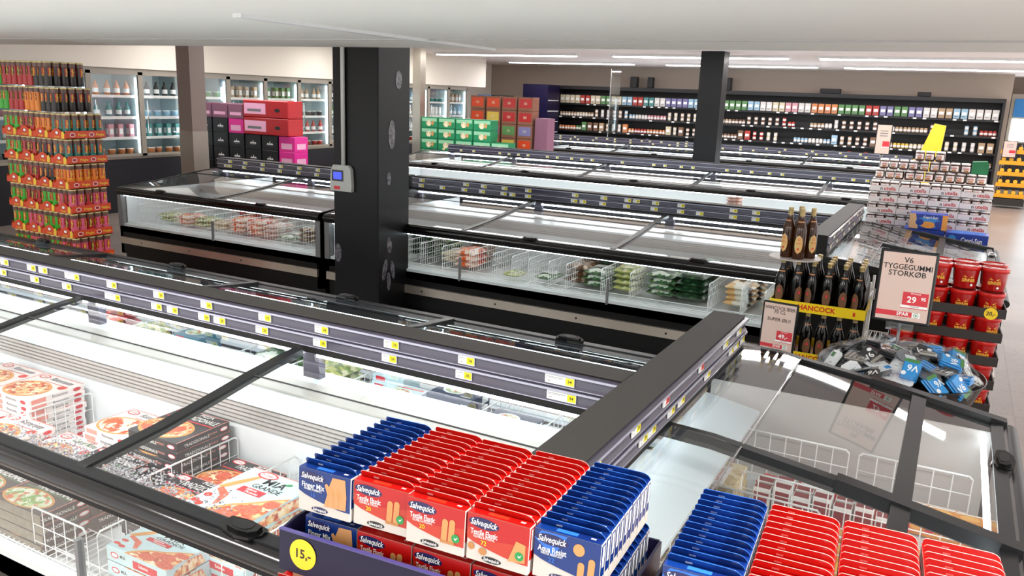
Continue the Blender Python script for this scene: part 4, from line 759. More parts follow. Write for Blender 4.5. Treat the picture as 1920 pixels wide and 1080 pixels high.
def crate(z, label, n):
    t = thing('beer_tray', label, 'beer tray'); place(t, TB @ Matrix.Translation((0, 0, z)))
    b = B(); b.box(0, .53, 0, .36, -.008, 0, 'cardboard'); b.box(0, .53, -.004, 0, -.008, .052, 'crate_yellow'); b.box(0, .53, .36, .364, -.008, .052, 'crate_yellow'); b.box(-.004, 0, -.004, .364, -.008, .052, 'crate_yellow'); b.box(.53, .534, -.004, .364, -.008, .052, 'crate_yellow'); b.build('body', t)
    F = frame((0, -.0042, 0), (1, 0, 0), (0, 0, 1)); b = B(); b.text(F, 'HANCOCK', .265, .022, .030, 'crate_red', .0006, .03, maxw=.30)
    for x in (.06, .475): b.poly(F, [(x - .008, .008), (x + .004, .01), (x + .008, .02), (x + .002, .024), (x + .01, .034), (x, .03), (x - .004, .038), (x - .008, .026)], 'crate_red', .0006)
    b.build('lettering', t)
for L_, (z, lab) in enumerate([(.92, 'topmost'), (.615, 'second'), (.31, 'third'), (.008, 'lowest')]):
    crate(z, 'yellow beer tray with red lettering, %s in the beer tower' % lab, 0)
    for i in range(6):
        for j in range(4):
            if L_ > 0 and j > 0 and i > 0: continue
            if L_ > 2: continue
            M = TB @ Matrix.Translation((.046 + i * .0875, .046 + j * .089, z)); PBt.put(M.to_translation(), random.uniform(-2.5, .6) if j else random.uniform(-.8, .8), 'dark beer bottle in the %s tray, %s across, %s line' % (lab, ORD[i], ORD[j]), 'beer bottles in the %s tray' % lab)
b = B(); b.box(0, .53, 0, .36, .02, .30, 'bottle_black', TB); 
o = bottle('beer_bottle', 'amber', 'beer_label', 'beer_neck'); PA = Proto(o)
DC = (-.785, 5.05)
t = thing('cake_plate', 'round grey plate resting on the beer bottle caps', 'plate', (DC[0], DC[1], 1.219)); b = B(); b.lathe([(0, 0), (.14, 0), (.148, .003), (.15, .006), (.14, .007), (0, .007)], 'disc_grey', seg=40); b.build('plate', t)
for x, y, r, l in ((-.045, -.03, -.5, 'amber beer bottle on the round plate with label turned to the freezers'), (.025, -.055, .05, 'amber beer bottle on the round plate, label facing the aisle'), (.075, .02, .6, 'beer bottle on the round plate, behind the one facing the aisle'), (.0, .06, 2.2, 'beer bottle on the round plate, hindmost')):
    PA.put((DC[0] + x, DC[1] + y, 1.2265), r, l, None)
# price signs
def sign(name, label, w, h, loc, rz, lines, price, sup, small, tilt=-.06, logo=True, grp=None):
    t = thing(name, label, 'price sign', loc, rz); b = B(); T = Matrix.Rotation(tilt, 4, 'X')
    b.rbox(-w / 2, w / 2, -.006, .008, 0, h, 'sign_frame', .012 if w > .2 else .008, T); b.build('frame', t)
    F = T @ frame((0, -.0062, 0), (1, 0, 0), (0, 0, 1)); b = B(); m = w * .055; b.rect(F, -w / 2 + m, w / 2 - m, m, h - m, 'sign_paper', .0004)
    for s_, y, hh in lines: b.text(F, s_, 0, h * y, hh, 'ink', .001, .014, maxw=w * .84)
    b.rect(F, -w * .02, w * .42, h * .26, h * .44, 'sign_red', .0008); b.rect(F, -w * .04, w * .42, h * .215, h * .225, 'sign_red', .0008); b.rect(F, -w * .04, w * .42, h * .225, h * .26, 'tag_white', .0009)
    b.text(F, price, w * .17 - (w * .03 if sup else 0), h * .335, h * .085, 'ink_white', .0014, .02); b.text(F, small, w * .2, h * .243, h * .018, 'ink', .0014, .004)
    if sup: b.text(F, sup, w * .34, h * .36, h * .045, 'ink_white', .0014, .02)
    if not logo:
        for y_ in (.6, .68, .76): b.rect(F, -w * .25, w * .25, h * y_, h * (y_ + .03), 'ink_grey', .001)
    if logo: b.text(F, 'PR PAKKE', w * .2, h * .42, h * .02, 'ink_white', .0014, .004, maxw=w * .24)
    if logo:
        b.rect(F, -w * .45, w * .18, h * .095, h * .165, 'sign_red', .0008); b.text(F, 'SPAR', w * .02, h * .132, h * .048, 'ink_white', .0014, .02, maxw=w * .32); b.rect(F, w * .18, w * .32, h * .095, h * .165, 'tag_white', .0009)
        b.ell(F, w * .25, h * .13, w * .045, w * .045, 'spar_green', .0012, 20); b.ell(F, w * .25, h * .13, w * .037, w * .037, 'tag_white', .0015, 20); b.poly(F, [(w * .225, h * .122), (w * .275, h * .122), (w * .25, h * .148)], 'spar_green', .0018); b.text(F, 'Pris inkl. moms', 0, h * .075, h * .018, 'ink_grey', .001, 0)
    b.build('sign_sheet', t); return t
sign('price_sign', 'black-framed price sign for chewing gum, standing in the gum bowl', .252, .352, (-.143, 4.25, 1.105), math.radians(2), [('V6', .865, .026), ('TYGGEGUMMI', .77, .026), ('STORKØB', .68, .026)], '29', '95', 'STORKØB')
sign('price_sign', 'smaller black-framed price sign for beer, before the beer tower', .195, .285, (-.752, 4.55, .765), math.radians(-6), [('HANCOCK BEER', .875, .019), ('70 CL', .80, .019), ('SUPER ØL!!', .65, .019)], '49,-', '', 'PR FLASKE')
b = B(); b.tube((0, 0, 0), (0, 0, .24), .008, 'post_grey', 8); b.box(-.06, .06, -.02, .02, .2, .24, 'clear_plastic'); tag(b.build('sign_stand', None, (-.143, 4.262, .868)), 'grey stand holding up the chewing gum sign', 'sign stand')
b = B(); b.tube((0, 0, 0.01), (0, 0, .76), .01, 'post_grey', 8); b.lathe([(0, 0), (.1, 0), (.1, .01), (0, .012)], 'rubber', seg=20); tag(b.build('sign_stand', None, (-.752, 4.562, 0)), 'thin stand under the beer price sign', 'sign stand')
# white wire rack between crates and buckets
t = thing('wire_rack', 'white wire rack between the beer tower and the red buckets', 'rack', (-.37, 5.32, 0)); 
for z in (.25, .5, .72, .98): 
    b = B()
    for k in range(7): b.tube((k * .03, 0, z), (k * .03, .25, z), .003, 'wire'); b.tube((k * .03, 0, z), (k * .03, 0, z + .06), .003, 'wire')
    b.tube((0, 0, z + .06), (.18, 0, z + .06), .004, 'wire'); b.tube((0, 0, z), (.18, 0, z), .004, 'wire'); b.build('wire_shelf', t)
for x in (0, .18):
    for y in (0, .25): b = B(); b.tube((x, y, 0), (x, y, 1.08), .008, 'wire', 6); b.build('post', t)

# ---------------------------------------------------------------- red buckets
def bucket():
    b = B(); b.lathe([(0, 0), (.052, 0), (.0545, .004), (.0625, .108), (.0625, .112)], 'bucket_red', seg=24); o = b.build('snack_bucket'); tag(o, '', 'bucket')
    b = B(); b.lathe([(.0625, .100), (.067, .100), (.0675, .116), (.066, .122), (.061, .123), (.058, .119), (0, .119)], 'bucket_lid', seg=24); b.path([(.045 * math.cos(a), .045 * math.sin(a), .121) for a in [PI * i / 8 for i in range(9)]], .002, 'bucket_lid', 4); b.build('lid', o)
    b = B(); F = frame((0, -.0615, 0), (1, 0, 0), (0, 0.075, 1)); b.poly(F, [(.018 * math.cos(a), .062 + .018 * math.sin(a)) for a in [PI * i / 8 for i in range(9)]], 'sun_yellow', .0012)
    for i in range(9): a = PI * i / 8; b.poly(F, [(.02 * math.cos(a - .08), .063 + .02 * math.sin(a - .08)), (.029 * math.cos(a), .063 + .027 * math.sin(a)), (.02 * math.cos(a + .08), .063 + .02 * math.sin(a + .08))], 'sun_yellow', .0012)
    b.text(F, 'SØNNER', 0, .046, .018, 'sun_yellow', .002, .02, maxw=.062); b.ell(F, .018, .022, .006, .006, 'ink_white', .0014, 10); b.build('label', o); return Proto(o)
PBk = bucket(); TK = Matrix.Translation((-.215, 4.92, 0)) @ Matrix.Rotation(math.radians(2), 4, 'Z')
for k in range(8):
    z = 1.183 - k * .1325
    if k == 7: continue
    for i in range(4):
        for j in range(2 if k < 2 else 1):
            M = TK @ Matrix.Translation((.068 + i * .134, .068 + j * .138, z)); PBk.put(M.to_translation(), random.choice((-.25, .0, .2, .05, .5)), 'red snack bucket, %s layer, %s from the beer side, %s line' % (['topmost', 'second', 'third', 'fourth', 'fifth', 'sixth', 'seventh', 'lowest'][k], ORD[i], ('front', 'rear')[j]), 'red buckets, %s layer' % ORD[k])
    if k >= 1:
        t = thing('bucket_tray', 'dark brown cardboard tray, %s of the bucket stack, counted from above' % ORD[k - 1], 'tray', (0, 0, 0)); place(t, TK @ Matrix.Translation((0, 0, z - .006))); b = B()
        b.box(-.004, .545, -.006, .0, 0, .05, 'tray_brown'); b.box(.541, .546, -.006, .285, 0, .05, 'tray_brown'); b.box(-.006, -.001, -.006, .285, 0, .05, 'tray_brown'); b.box(-.004, .545, .281, .286, 0, .05, 'tray_brown'); b.box(0, .54, 0, .28, 0, .004, 'tray_brown'); b.build('body', t)
        if k == 1:
            F = frame((0, -.0062, 0), (1, 0, 0), (0, 0, 1)); b = B(); b.ell(F, .475, .022, .032, .032, 'disc_yellow', .001, 28); b.text(F, '20,-', .475, .022, .021, 'ink', .002, .02); b.build('price_disc', t)
b = B(); b.box(0, .54, .0, .28, 0, .381, 'tray_brown'); o = b.build('stack_base'); place(o, TK @ Matrix.Translation((0, 0, .0))); tag(o, 'dark pallet block under the bucket stack', 'pallet')

# ---------------------------------------------------------------- gum bowl
t = thing('display_bowl', 'wide black bowl full of chewing gum packs, on a slim stand', 'bowl', (-.115, 4.205, 0))
b = B(); R_ = .365
b.lathe([(0, .66), (.12, .665), (.25, .72), (.33, .80), (R_, .895), (R_ + .006, .90), (R_ - .002, .902), (.32, .81), (.24, .735), (.1, .685), (0, .68)], 'bowl_black', seg=56); b.build('bowl', t)
b = B(); b.tube((0, 0, .02), (0, 0, .665), .04, 'bowl_black', 16); b.lathe([(0, 0), (.2, 0), (.2, .015), (.05, .03), (0, .03)], 'bowl_black', seg=32); b.build('stand', t)
def gum(kind):
    b = B(); w, d = .075, .105
    P = [(-w / 2 + .012, -d / 2), (w / 2 - .012, -d / 2), (w / 2, -d / 2 + .012), (w / 2, d / 2 - .02), (w / 2 - .018, d / 2), (-w / 2 + .018, d / 2), (-w / 2, d / 2 - .02), (-w / 2, -d / 2 + .012)]
    F = frame((0, 0, .001), (1, 0, 0), (0, 1, 0)); card = {'white': 'gum_white', 'grey': 'gum_grey_card', 'blue': 'gum_blue', 'silver': 'gum_silver', 'green': 'gum_white', 'navy': 'gum_dark', 'red': 'gum_red'}[kind]
    if kind in ('white', 'grey', 'green'):
        b.prism(P, 'z', 0, .0018, card); b.rect(F, -w * .3, w * .3, d * .1, d * .12, 'ink_grey', .001); b.text(F, 'IIIIIIIIII', 0, 0, .006, 'ink_grey', .0012, 0); b.rect(F, w * .1, w * .42, -d * .42, -d * .22, {'white': 'gum_blue', 'grey': 'gum_white', 'green': 'gum_green'}[kind], .0012)
        for i in range(3):
            b.rbox(-w * .36, w * .36, -d * .36 + i * .028, -d * .36 + i * .028 + .022, -.012, 0, {'white': 'gum_navy', 'grey': 'gum_dark', 'green': 'gum_green'}[kind], .003)
    elif kind == 'silver':
        b.rbox(-w * .42, w * .42, -d * .4, d * .4, 0, .012, 'gum_silver', .003)
        for i in range(5): b.rbox(-w * .36, w * .36, -d * .34 + i * .017, -d * .34 + i * .017 + .012, .012, .018, 'gum_silver', .003)
        b.rect(F, -w * .3, w * .3, -d * .39, -d * .34, 'gum_white', .013)
    else:
        m = {'blue': 'gum_blue', 'navy': 'gum_dark', 'red': 'gum_red'}[kind]
        for i in range(3): b.rbox(-w * .42 + i * .003, w * .42 - i * .003, -d * .4 + i * .004, d * .4, i * .010, i * .010 + .008, m, .003)
        F = frame((0, 0, .028), (1, 0, 0), (0, 1, 0)); b.text(F, 'V6', -w * .12, -d * .05, .026, 'ink_white', .001, .02); b.rect(F, -w * .35, w * .35, -d * .38, -d * .25, {'blue': 'gum_green', 'navy': 'gum_silver', 'red': 'gum_white'}[kind], .001); b.ell(F, w * .22, d * .2, .009, .009, 'gum_white', .001, 12)
    o = b.build('gum_pack'); tag(o, '', 'chewing gum pack')
    b = B(); b.rbox(-w / 2, w / 2, -d / 2, d / 2, -.014, .022 if kind not in ('blue', 'navy', 'red') else .033, 'blister', .01); b.build('blister', o); return Proto(o)
GK = {k: gum(k) for k in ('white', 'grey', 'blue', 'silver', 'green', 'navy', 'red')}
GD = {'white': 'blue-cornered white gum card', 'grey': 'grey gum blister pack', 'blue': 'bright blue gum pack', 'silver': 'silver foil gum pack', 'green': 'green-striped white gum pack', 'navy': 'dark gum pack lettered V6', 'red': 'red gum pack'}
rr = random.Random(11); n = 0
for ring, (rad, cnt) in enumerate([(0.0, 1), (.09, 5), (.175, 9), (.255, 13), (.305, 17), (.13, 7), (.22, 12), (.05, 2)]):
    for i in range(cnt):
        a = 2 * PI * i / cnt + rr.uniform(-.15, .15) + ring; r = rad + rr.uniform(-.02, .02); x = r * math.cos(a); y = r * math.sin(a); hh = .895 + .105 * (1 - (r / .36) ** 2) + (.012 if ring > 4 else 0) + rr.uniform(-.006, .01)
        fr = x > .05 and y < .1
        k = rr.choice(['grey', 'navy', 'silver', 'white', 'white', 'white', 'grey', 'green', 'white'] if not fr else ['blue', 'silver', 'white', 'blue', 'navy', 'grey'])
        if x < -.2: k = rr.choice(['green', 'grey', 'white', 'navy'])
        if ring == 4 and i == 17: k = 'red'
        nrm = Vector((x * .9, y * .9, .55)).normalized(); q = Vector((0, 0, 1)).rotation_difference(nrm).to_matrix().to_4x4()
        M = q @ Matrix.Rotation(rr.uniform(0, 6.28), 4, 'Z') @ Matrix.Rotation(rr.uniform(-.55, .55), 4, 'X') @ Matrix.Rotation(rr.uniform(-.3, .3), 4, 'Y')
        zone = 'at the heap top' if r < .1 else 'near the freezer side of the bowl' if y < -.08 else 'near the bucket side of the bowl' if y > .08 else 'at the aisle side of the bowl' if x > 0 else 'at the beer side of the bowl'
        ring_ = 'touching the rim' if r > .28 else 'halfway up the heap' if r > .15 else 'high on the heap'
        GK[k].put((-.115 + x, 4.205 + y, hh - .018), M.to_euler(), '%s, %s, %s' % (GD[k], zone, ring_), '%s %s %s' % (k, zone, ring_)).scale = (1.22, 1.22, 1.15)
for p_ in GK.values():
    if not p_.used: bpy.data.objects.remove(p_.o.children[0]); bpy.data.objects.remove(p_.o)

# ---------------------------------------------------------------- crisps tower
def can(cname, m):
    b = B(); b.lathe([(0, 0), (.036, 0), (.037, .004), (.037, .20), (.037, .204)], m, seg=14); b.lathe([(.037, .178), (.0374, .18), (.0374, .215)], 'can_lid', seg=14); o = b.build('crisps_tube'); tag(o, '', 'crisps tube')
    b = B(); b.lathe([(.0372, .214), (.0385, .216), (.0385, .226), (.036, .228), (0, .228)], 'can_rim', seg=14); b.build('lid', o)
    b = B()
    for a in (-PI / 2, 0):
        F = Matrix.Rotation(a, 4, 'Z') @ frame((.0372, 0, 0), (0, 1, 0), (0, 0, 1))
        b.arc_patch(.0378, .10, .172, a - .42, a + .42, 'can_red' if m != 'can_red' else 'can_dark', 3)
        b.text(F, 'Pringles', .0, .13, .018, 'can_yellow', .0022, .02, rot=PI / 2, maxw=.075)
    b.build('label', o); return Proto(o)
CAN = {k: can(k, 'can_' + k) for k in ('green', 'pink', 'red', 'orange', 'dark', 'teal')}
CN = {'green': 'bright green', 'pink': 'pink', 'red': 'dark red', 'orange': 'orange', 'dark': 'black', 'teal': 'teal green'}
TX, TY = -7.50, 4.93
def crisps_tray(x0, w, z, label, arcs=True):
    t = thing('crisps_tray', label, 'tray', (x0, TY, z)); b = B(); d = .42; b.box(0, w, 0, d, 0, .006, 'tray_orange')
    n = 12; P = [(0, 0), (w, 0), (w, .05)] + [(w - w * i / n, .048 + .05 * max(0, math.sin(PI * i / n)) ** 2) for i in range(1, n)] + [(0, .05)]
    b.prism(P, 'y', -.004, 0, 'tray_orange'); b.box(w - .003, w, 0, d, 0, .075, 'tray_orange'); b.box(0, .003, 0, d, 0, .075, 'tray_orange'); b.build('body', t)
    b = B(); F = frame((0, -.0042, 0), (1, 0, 0), (0, 0, 1)); b.ell(F, w * .5, .055, .03, .02, 'can_red', .001, 16); b.ell(F, w * .5, .055, .022, .014, 'ink_white', .0015, 16); b.text(F, 'Pringles', w * .5, .018, .018, 'can_yellow', .001, .015)
    b.poly(F, [(w - .06, .0), (w - .02, .0), (w - .01, .05), (w - .03, .075), (w - .055, .06)], 'can_yellow', .0016); F = frame((w + .0002, 0, 0), (0, 1, 0), (0, 0, 1))
    for y in (.07, .27): b.ell(F, y, .038, .028, .02, 'ink_white', .0008, 16); b.ell(F, y, .038, .022, .015, 'can_red', .0012, 16)
    for y in (.17, .36): b.text(F, 'Pringles', y, .036, .026, 'can_yellow', .001, .02, maxw=.085)
    b.build('print', t)
LAY = {1: ['pink', 'green', 'pink', 'green'], 2: ['pink', 'green', 'pink', 'green'], 3: ['pink', 'green', 'red', 'green'], 4: ['orange', 'dark', 'red', 'green'], 5: ['teal', 'dark', 'red', 'green'], 6: ['teal', 'orange', 'red', 'green'], 7: ['dark', 'orange', 'red', 'green'], 8: ['dark', 'red', 'red', 'green']}
b = B(); b.box(TX - 1.25, TX, TY, TY + .42, 0, .35, 'tray_orange'); tag(b.build('crisps_tray'), 'lowest orange trays of the crisps tower, standing on the floor', 'tray')
COLN = ['aisle corner', 'second column', 'third column', 'outer column']
for k in range(1, 9):
    z = .10 + .24 * k
    for c in range(4):
        w = .245 if c else .25; x1 = TX - .255 * c - (.0 if k < 7 else .14 if k == 7 else .22); x0 = x1 - .25; kind = LAY[k][c]; nm = ORD[8 - k]
        if k < 7: crisps_tray(x0, .25, z, 'orange crisps tray, %s level from the top, %s' % (nm, COLN[c]))
        for i in range(3):
            for j in range(5 if (c == 0) else 1):
                if c == 0 and j > 0 and i < 2: continue
                kk = kind
                if kind == 'pink' and (i + j) % 3 == 1 and c == 0: kk = 'red'
                if c == 3 and k in (7, 8) and i == 0: continue
                CAN[kk].put((x0 + .044 + i * .081, TY + .044 + j * .082, z + .007), random.uniform(-.5, .5), '%s crisps tube, %s level from the top, %s, %s' % (CN[kk], nm, COLN[c], ('%s at the front' % ORD[i]) if j == 0 else '%s along the side' % ORD[j]), '%s tubes, level %s, %s' % (CN[kk], nm, COLN[c]))

# ---------------------------------------------------------------- chocolate spread wall, drink boxes
def jar():
    b = B(); b.lathe([(0, 0), (.040, 0), (.044, .005), (.045, .03), (.044, .082), (.040, .09)], 'nut_choc', seg=16); o = b.build('spread_jar'); tag(o, '', 'jar')
    b = B(); b.lathe([(.0415, .083), (.0425, .085), (.0425, .100), (.040, .102), (0, .102)], 'nut_lid', seg=16); b.build('lid', o)
    b = B(); b.arc_patch(.0456, .018, .072, -PI / 2 - 1.0, -PI / 2 + 1.0, 'nut_white', 8); F = frame((0, -.0462, 0), (1, 0, 0), (0, 0, 1)); b.text(F, 'n', -.024, .05, .017, 'ink', .001, .02); b.text(F, 'utella', .004, .051, .018, 'nut_red', .001, .02, maxw=.044); b.rect(F, -.02, .022, .02, .036, 'plaster_dark', .0008); b.build('label', o); return Proto(o)
PJ = jar(); NY = 9.48
def ntray(x, y, z, lab):
    t = thing('spread_tray', lab, 'tray', (x, y, z)); b = B(); b.box(0, .283, 0, .28, 0, .004, 'tray_white'); b.prism([(0, 0), (.283, 0), (.283, .075), (.2, .062), (.14, .056), (0, .056)], 'y', -.003, 0, 'tray_white'); b.box(.28, .283, 0, .28, 0, .085, 'tray_white'); b.box(0, .003, 0, .28, 0, .085, 'tray_white'); b.box(0, .283, .277, .28, 0, .085, 'tray_white'); b.build('body', t)
    b = B(); F = frame((0, -.0032, 0), (1, 0, 0), (0, 0, 1)); b.text(F, 'n', .118, .026, .034, 'ink', .0006, .02); b.text(F, 'utella', .198, .028, .038, 'nut_red', .0006, .02, maxw=.125); b.build('lettering', t)
for k in range(0, 11):
    z = .12 + .115 * k
    for c in range(4):
        x = -.80 + c * .287; ntray(x, NY, z, 'white chocolate spread tray, %s level from the floor, %s stack from the freezers' % (ORD[k], ORD[c]))
        if k < 4: continue
        for i in range(3): PJ.put((x + .05 + i * .092, NY + .048, z + .005), random.uniform(-.3, .3), 'chocolate spread jar, %s level from the floor, %s stack from the freezers, %s in tray' % (ORD[k], ORD[c], ORD[i]), 'jars, level %s, stack %s' % (ORD[k], ORD[c]))
b = B(); b.box(-.82, .36, NY - .02, NY + .32, 0, .115, 'base_black'); tag(b.build('pallet'), 'dark pallet under the chocolate spread wall', 'pallet')
b = B(); b.box(-.79, .34, NY + .10, NY + .28, 1.385, 1.392, 'tray_white'); tag(b.build('card_layer'), 'white card sheet on the highest chocolate spread trays', 'card sheet')
for r, (z, xs0, n) in enumerate([(1.392, -.73, 11), (1.496, -.70, 9), (1.60, -.37, 3)]):
    for i in range(n): PJ.put((xs0 + i * .0955, NY + .15, z + .001), random.uniform(-.3, .3), 'loose chocolate spread jar, %s row above the trays, %s from the freezers' % (ORD[r], ORD[i]), 'loose jars, %s row' % ORD[r])
def d_cap(b, F, FF, FR, w, d, h):
    b.poly(FF, [(0, 0), (w * .25, 0), (w * .15, h), (0, h)], 'capri_peach', .001); b.ell(FF, w * .5, h * .45, w * .34, h * .36, 'capri_sky', .0012); b.ell(FF, w * .5, h * .3, w * .2, h * .22, 'capri_orange', .0016); b.ell(FF, w * .28, h * .45, w * .1, h * .22, 'capri_blue', .0018); b.ell(FF, w * .76, h * .4, w * .09, h * .2, 'capri_blue', .0018)
    b.rect(FF, w * .86, w, 0, h, 'capri_orange', .001); b.text(FF, 'Capri-Sun', w * .55, h * .8, h * .16, 'ink_white', .002, .02, maxw=w * .42)
o = carton('c', .34, .2, .15, 'capri_blue', d_cap).build('drink_carton'); tag(o, '', 'drink carton'); PC = Proto(o)
PC.put((-.285, 9.12, .955), .03, 'orange and blue fruit drink carton with pouch picture, before the chocolate spread', None)
def d_cap2(b, F, FF, FR, w, d, h): b.text(FF, 'Capri-Sun', w * .62, h * .5, h * .4, 'ink_white', .001, .02, maxw=w * .5); b.ell(FF, w * .16, h * .5, w * .1, h * .35, 'capri_sky', .001); b.rect(F, w * .1, w * .9, d * .1, d * .9, 'sq_blue_light')
o = carton('c', .37, .24, .125, 'capri_blue', d_cap2).build('drink_carton'); tag(o, '', 'drink carton'); PC2 = Proto(o)
PC2.put((-.02, 9.08, .825), -.02, 'purple blue fruit drink carton with white lettering, beside the orange drink carton', None)
for k in range(6): PC2.put((-.02, 9.10, .825 - .13 * (k + 1)), 0, 'purple blue fruit drink carton in the stack, %s below the lettered one' % ORD[k], 'stacked drink cartons')
for k in range(7): PC2.put((-.40, 9.10, .825 - .13 * k), 0, 'purple blue carton under the orange drink carton, %s' % LEV[k], 'stacked drink cartons by the ledge')
for o in list(COL.objects):
    if o.name.startswith('drink_carton') and abs(o.location.x + .285) < .001: o.location.x = -.36
b = B(); b.box(-.02, .13, 0, .12, 0, .1, 'spar_green'); b.prism([(-.02, .1), (.13, .1), (.11, .13), (-.02, .12)], 'y', 0, .12, 'spar_green'); tag(b.build('green_carton', None, (.14, NY + .14, 1.50)), 'green carton on the loose chocolate spread jars', 'carton')
sign('price_sign', 'pinkish price sign on a pole behind the chocolate spread', .175, .36, (-.845, 10.95, 1.575), 0, [], '', '', '', logo=False)
b = B(); b.tube((0, 0, 0), (0, 0, 1.58), .01, 'post_grey', 8); b.lathe([(0, 0), (.12, 0), (.12, .012), (0, .015)], 'rubber', seg=20); tag(b.build('sign_pole', None, (-.845, 10.97, 0)), 'thin pole under the pinkish price sign', 'pole')
b = B(); b.prism([(-.1, 0), (.12, 0), (.14, .35), (.02, .37), (-.02, .25)], 'y', -.06, .06, 'yellow_shirt'); b.prism([(-.02, -.7), (.04, -.7), (.06, 0), (-.04, 0)], 'y', -.02, .02, 'yellow_shirt'); b.box(-.1, .12, -.1, .1, -1.45, -.7, 'base_black'); b.box(-.12, .14, -.12, .12, -1.6, -1.45, 'rubber'); tag(b.build('yellow_banner', None, (-.33, 10.7, 1.6)), 'slanted yellow sign standing behind the chocolate spread wall', 'sign')

# ---------------------------------------------------------------- wine boxes
def wbox(m, kind):
    b = B(); b.rbox(0, .34, 0, .3, 0, .235, m, .004); F = frame((0, 0, 0), (1, 0, 0), (0, 0, 1)); FR = frame((.34, 0, 0), (0, 1, 0), (0, 0, 1))
    if kind == 'black': b.text(F, 'Anarkist', .17, .11, .045, 'ink_white', .001, .0, slant=.4, maxw=.17) if False else b.poly(F, [(.1, .09), (.13, .12), (.16, .10), (.175, .15), (.19, .1), (.22, .12), (.25, .09)], 'ink_white', .001); b.rect(F, .11, .24, .07, .076, 'ink_grey', .001); b.poly(FR, [(.08, .09), (.11, .12), (.14, .10), (.155, .15), (.17, .1), (.2, .12), (.23, .09)], 'ink_white', .001)
    elif kind == 'pink': b.rect(F, .05, .28, .04, .13, 'pink_light', .001); b.rect(FR, .05, .25, .04, .13, 'pink_light', .001)
    elif kind == 'mauve': b.rect(F, .04, .3, .05, .1, 'pink_light', .001)
    o = b.build('drinks_box'); tag(o, '', 'box'); return Proto(o)
WB = {'black': wbox('wine_black', 'black'), 'pink': wbox('pink_box', 'pink'), 'mauve': wbox('mauve_box', 'mauve')}
for k in range(8):
    z = .14 + .238 * k
    for c in range(6):
        x = -11.5 + .37 * c; kind = 'black'
        if k == 7 and c < 3: continue
        if k == 6 and c > 2: continue
        if k == 7: continue
        if k == 6: kind = 'mauve'
        if k == 5 and c == 2: kind = 'pink'
        if k == 5 and c > 2: continue
        if c == 5: kind = 'pink'
        WB[kind].put((x, 9.95, z), random.uniform(-.02, .02), '%s drinks box with print, %s level from the floor, %s from the fridge wall' % (kind, ORD[k], ORD[c]), None)
b = B(); b.box(-11.55, -9.25, 9.93, 10.3, 0, .14, 'base_black'); tag(b.build('pallet'), 'dark pallet under the black and pink drinks boxes', 'pallet')
def rb():
    b = B(); b.rbox(0, .98, 0, .34, 0, .27, 'shoe_red', .01); F = frame((0, 0, 0), (1, 0, 0), (0, 0, 1)); b.rect(F, .03, .50, .05, .22, 'pink_light', .001); b.rect(F, .1, .4, .09, .13, 'ink_grey', .0016); b.ell(F, .75, .12, .06, .03, 'ink', .0012); o = b.build('red_box'); tag(o, '', 'box'); return Proto(o)
RB = rb()
for k in range(2): RB.put((-10.40, 9.93, 1.335 + .275 * k), 0, '%s of the two big red boxes on the black drinks boxes' % ('lower', 'upper')[k], None)

# ---------------------------------------------------------------- glass door fridges along the side wall
def fitem(kind, m):
    b = B()
    if kind == 'bottle': b.lathe([(0, 0), (.045, 0), (.047, .14), (.02, .2), (.016, .24), (0, .245)], m, seg=10); b.lathe([(.048, .05), (.048, .12)], 'ink_white', seg=10)
    elif kind == 'tub': b.lathe([(0, 0), (.05, 0), (.062, .09), (.064, .1), (0, .105)], m, seg=12); b.lathe([(.064, .1), (.064, .108), (0, .11)], 'nut_lid', seg=12)
    else: b.rbox(-.05, .05, -.045, .045, 0, .22, m, .004); F = frame((-.0, -.0452, 0), (1, 0, 0), (0, 0, 1)); b.rect(F, -.035, .035, .06, .15, 'ink_white', .001); F = frame((.0502, 0, 0), (0, 1, 0), (0, 0, 1)); b.rect(F, -.03, .03, .06, .15, 'ink_white', .001)
    o = b.build({'bottle': 'drink_bottle', 'tub': 'dessert_tub', 'pack': 'drink_carton'}[kind]); tag(o, '', {'bottle': 'bottle', 'tub': 'tub', 'pack': 'carton'}[kind]); return Proto(o)
FI = {}
rr = random.Random(5)
ND = 14; Y0 = 6.45; DW = .93
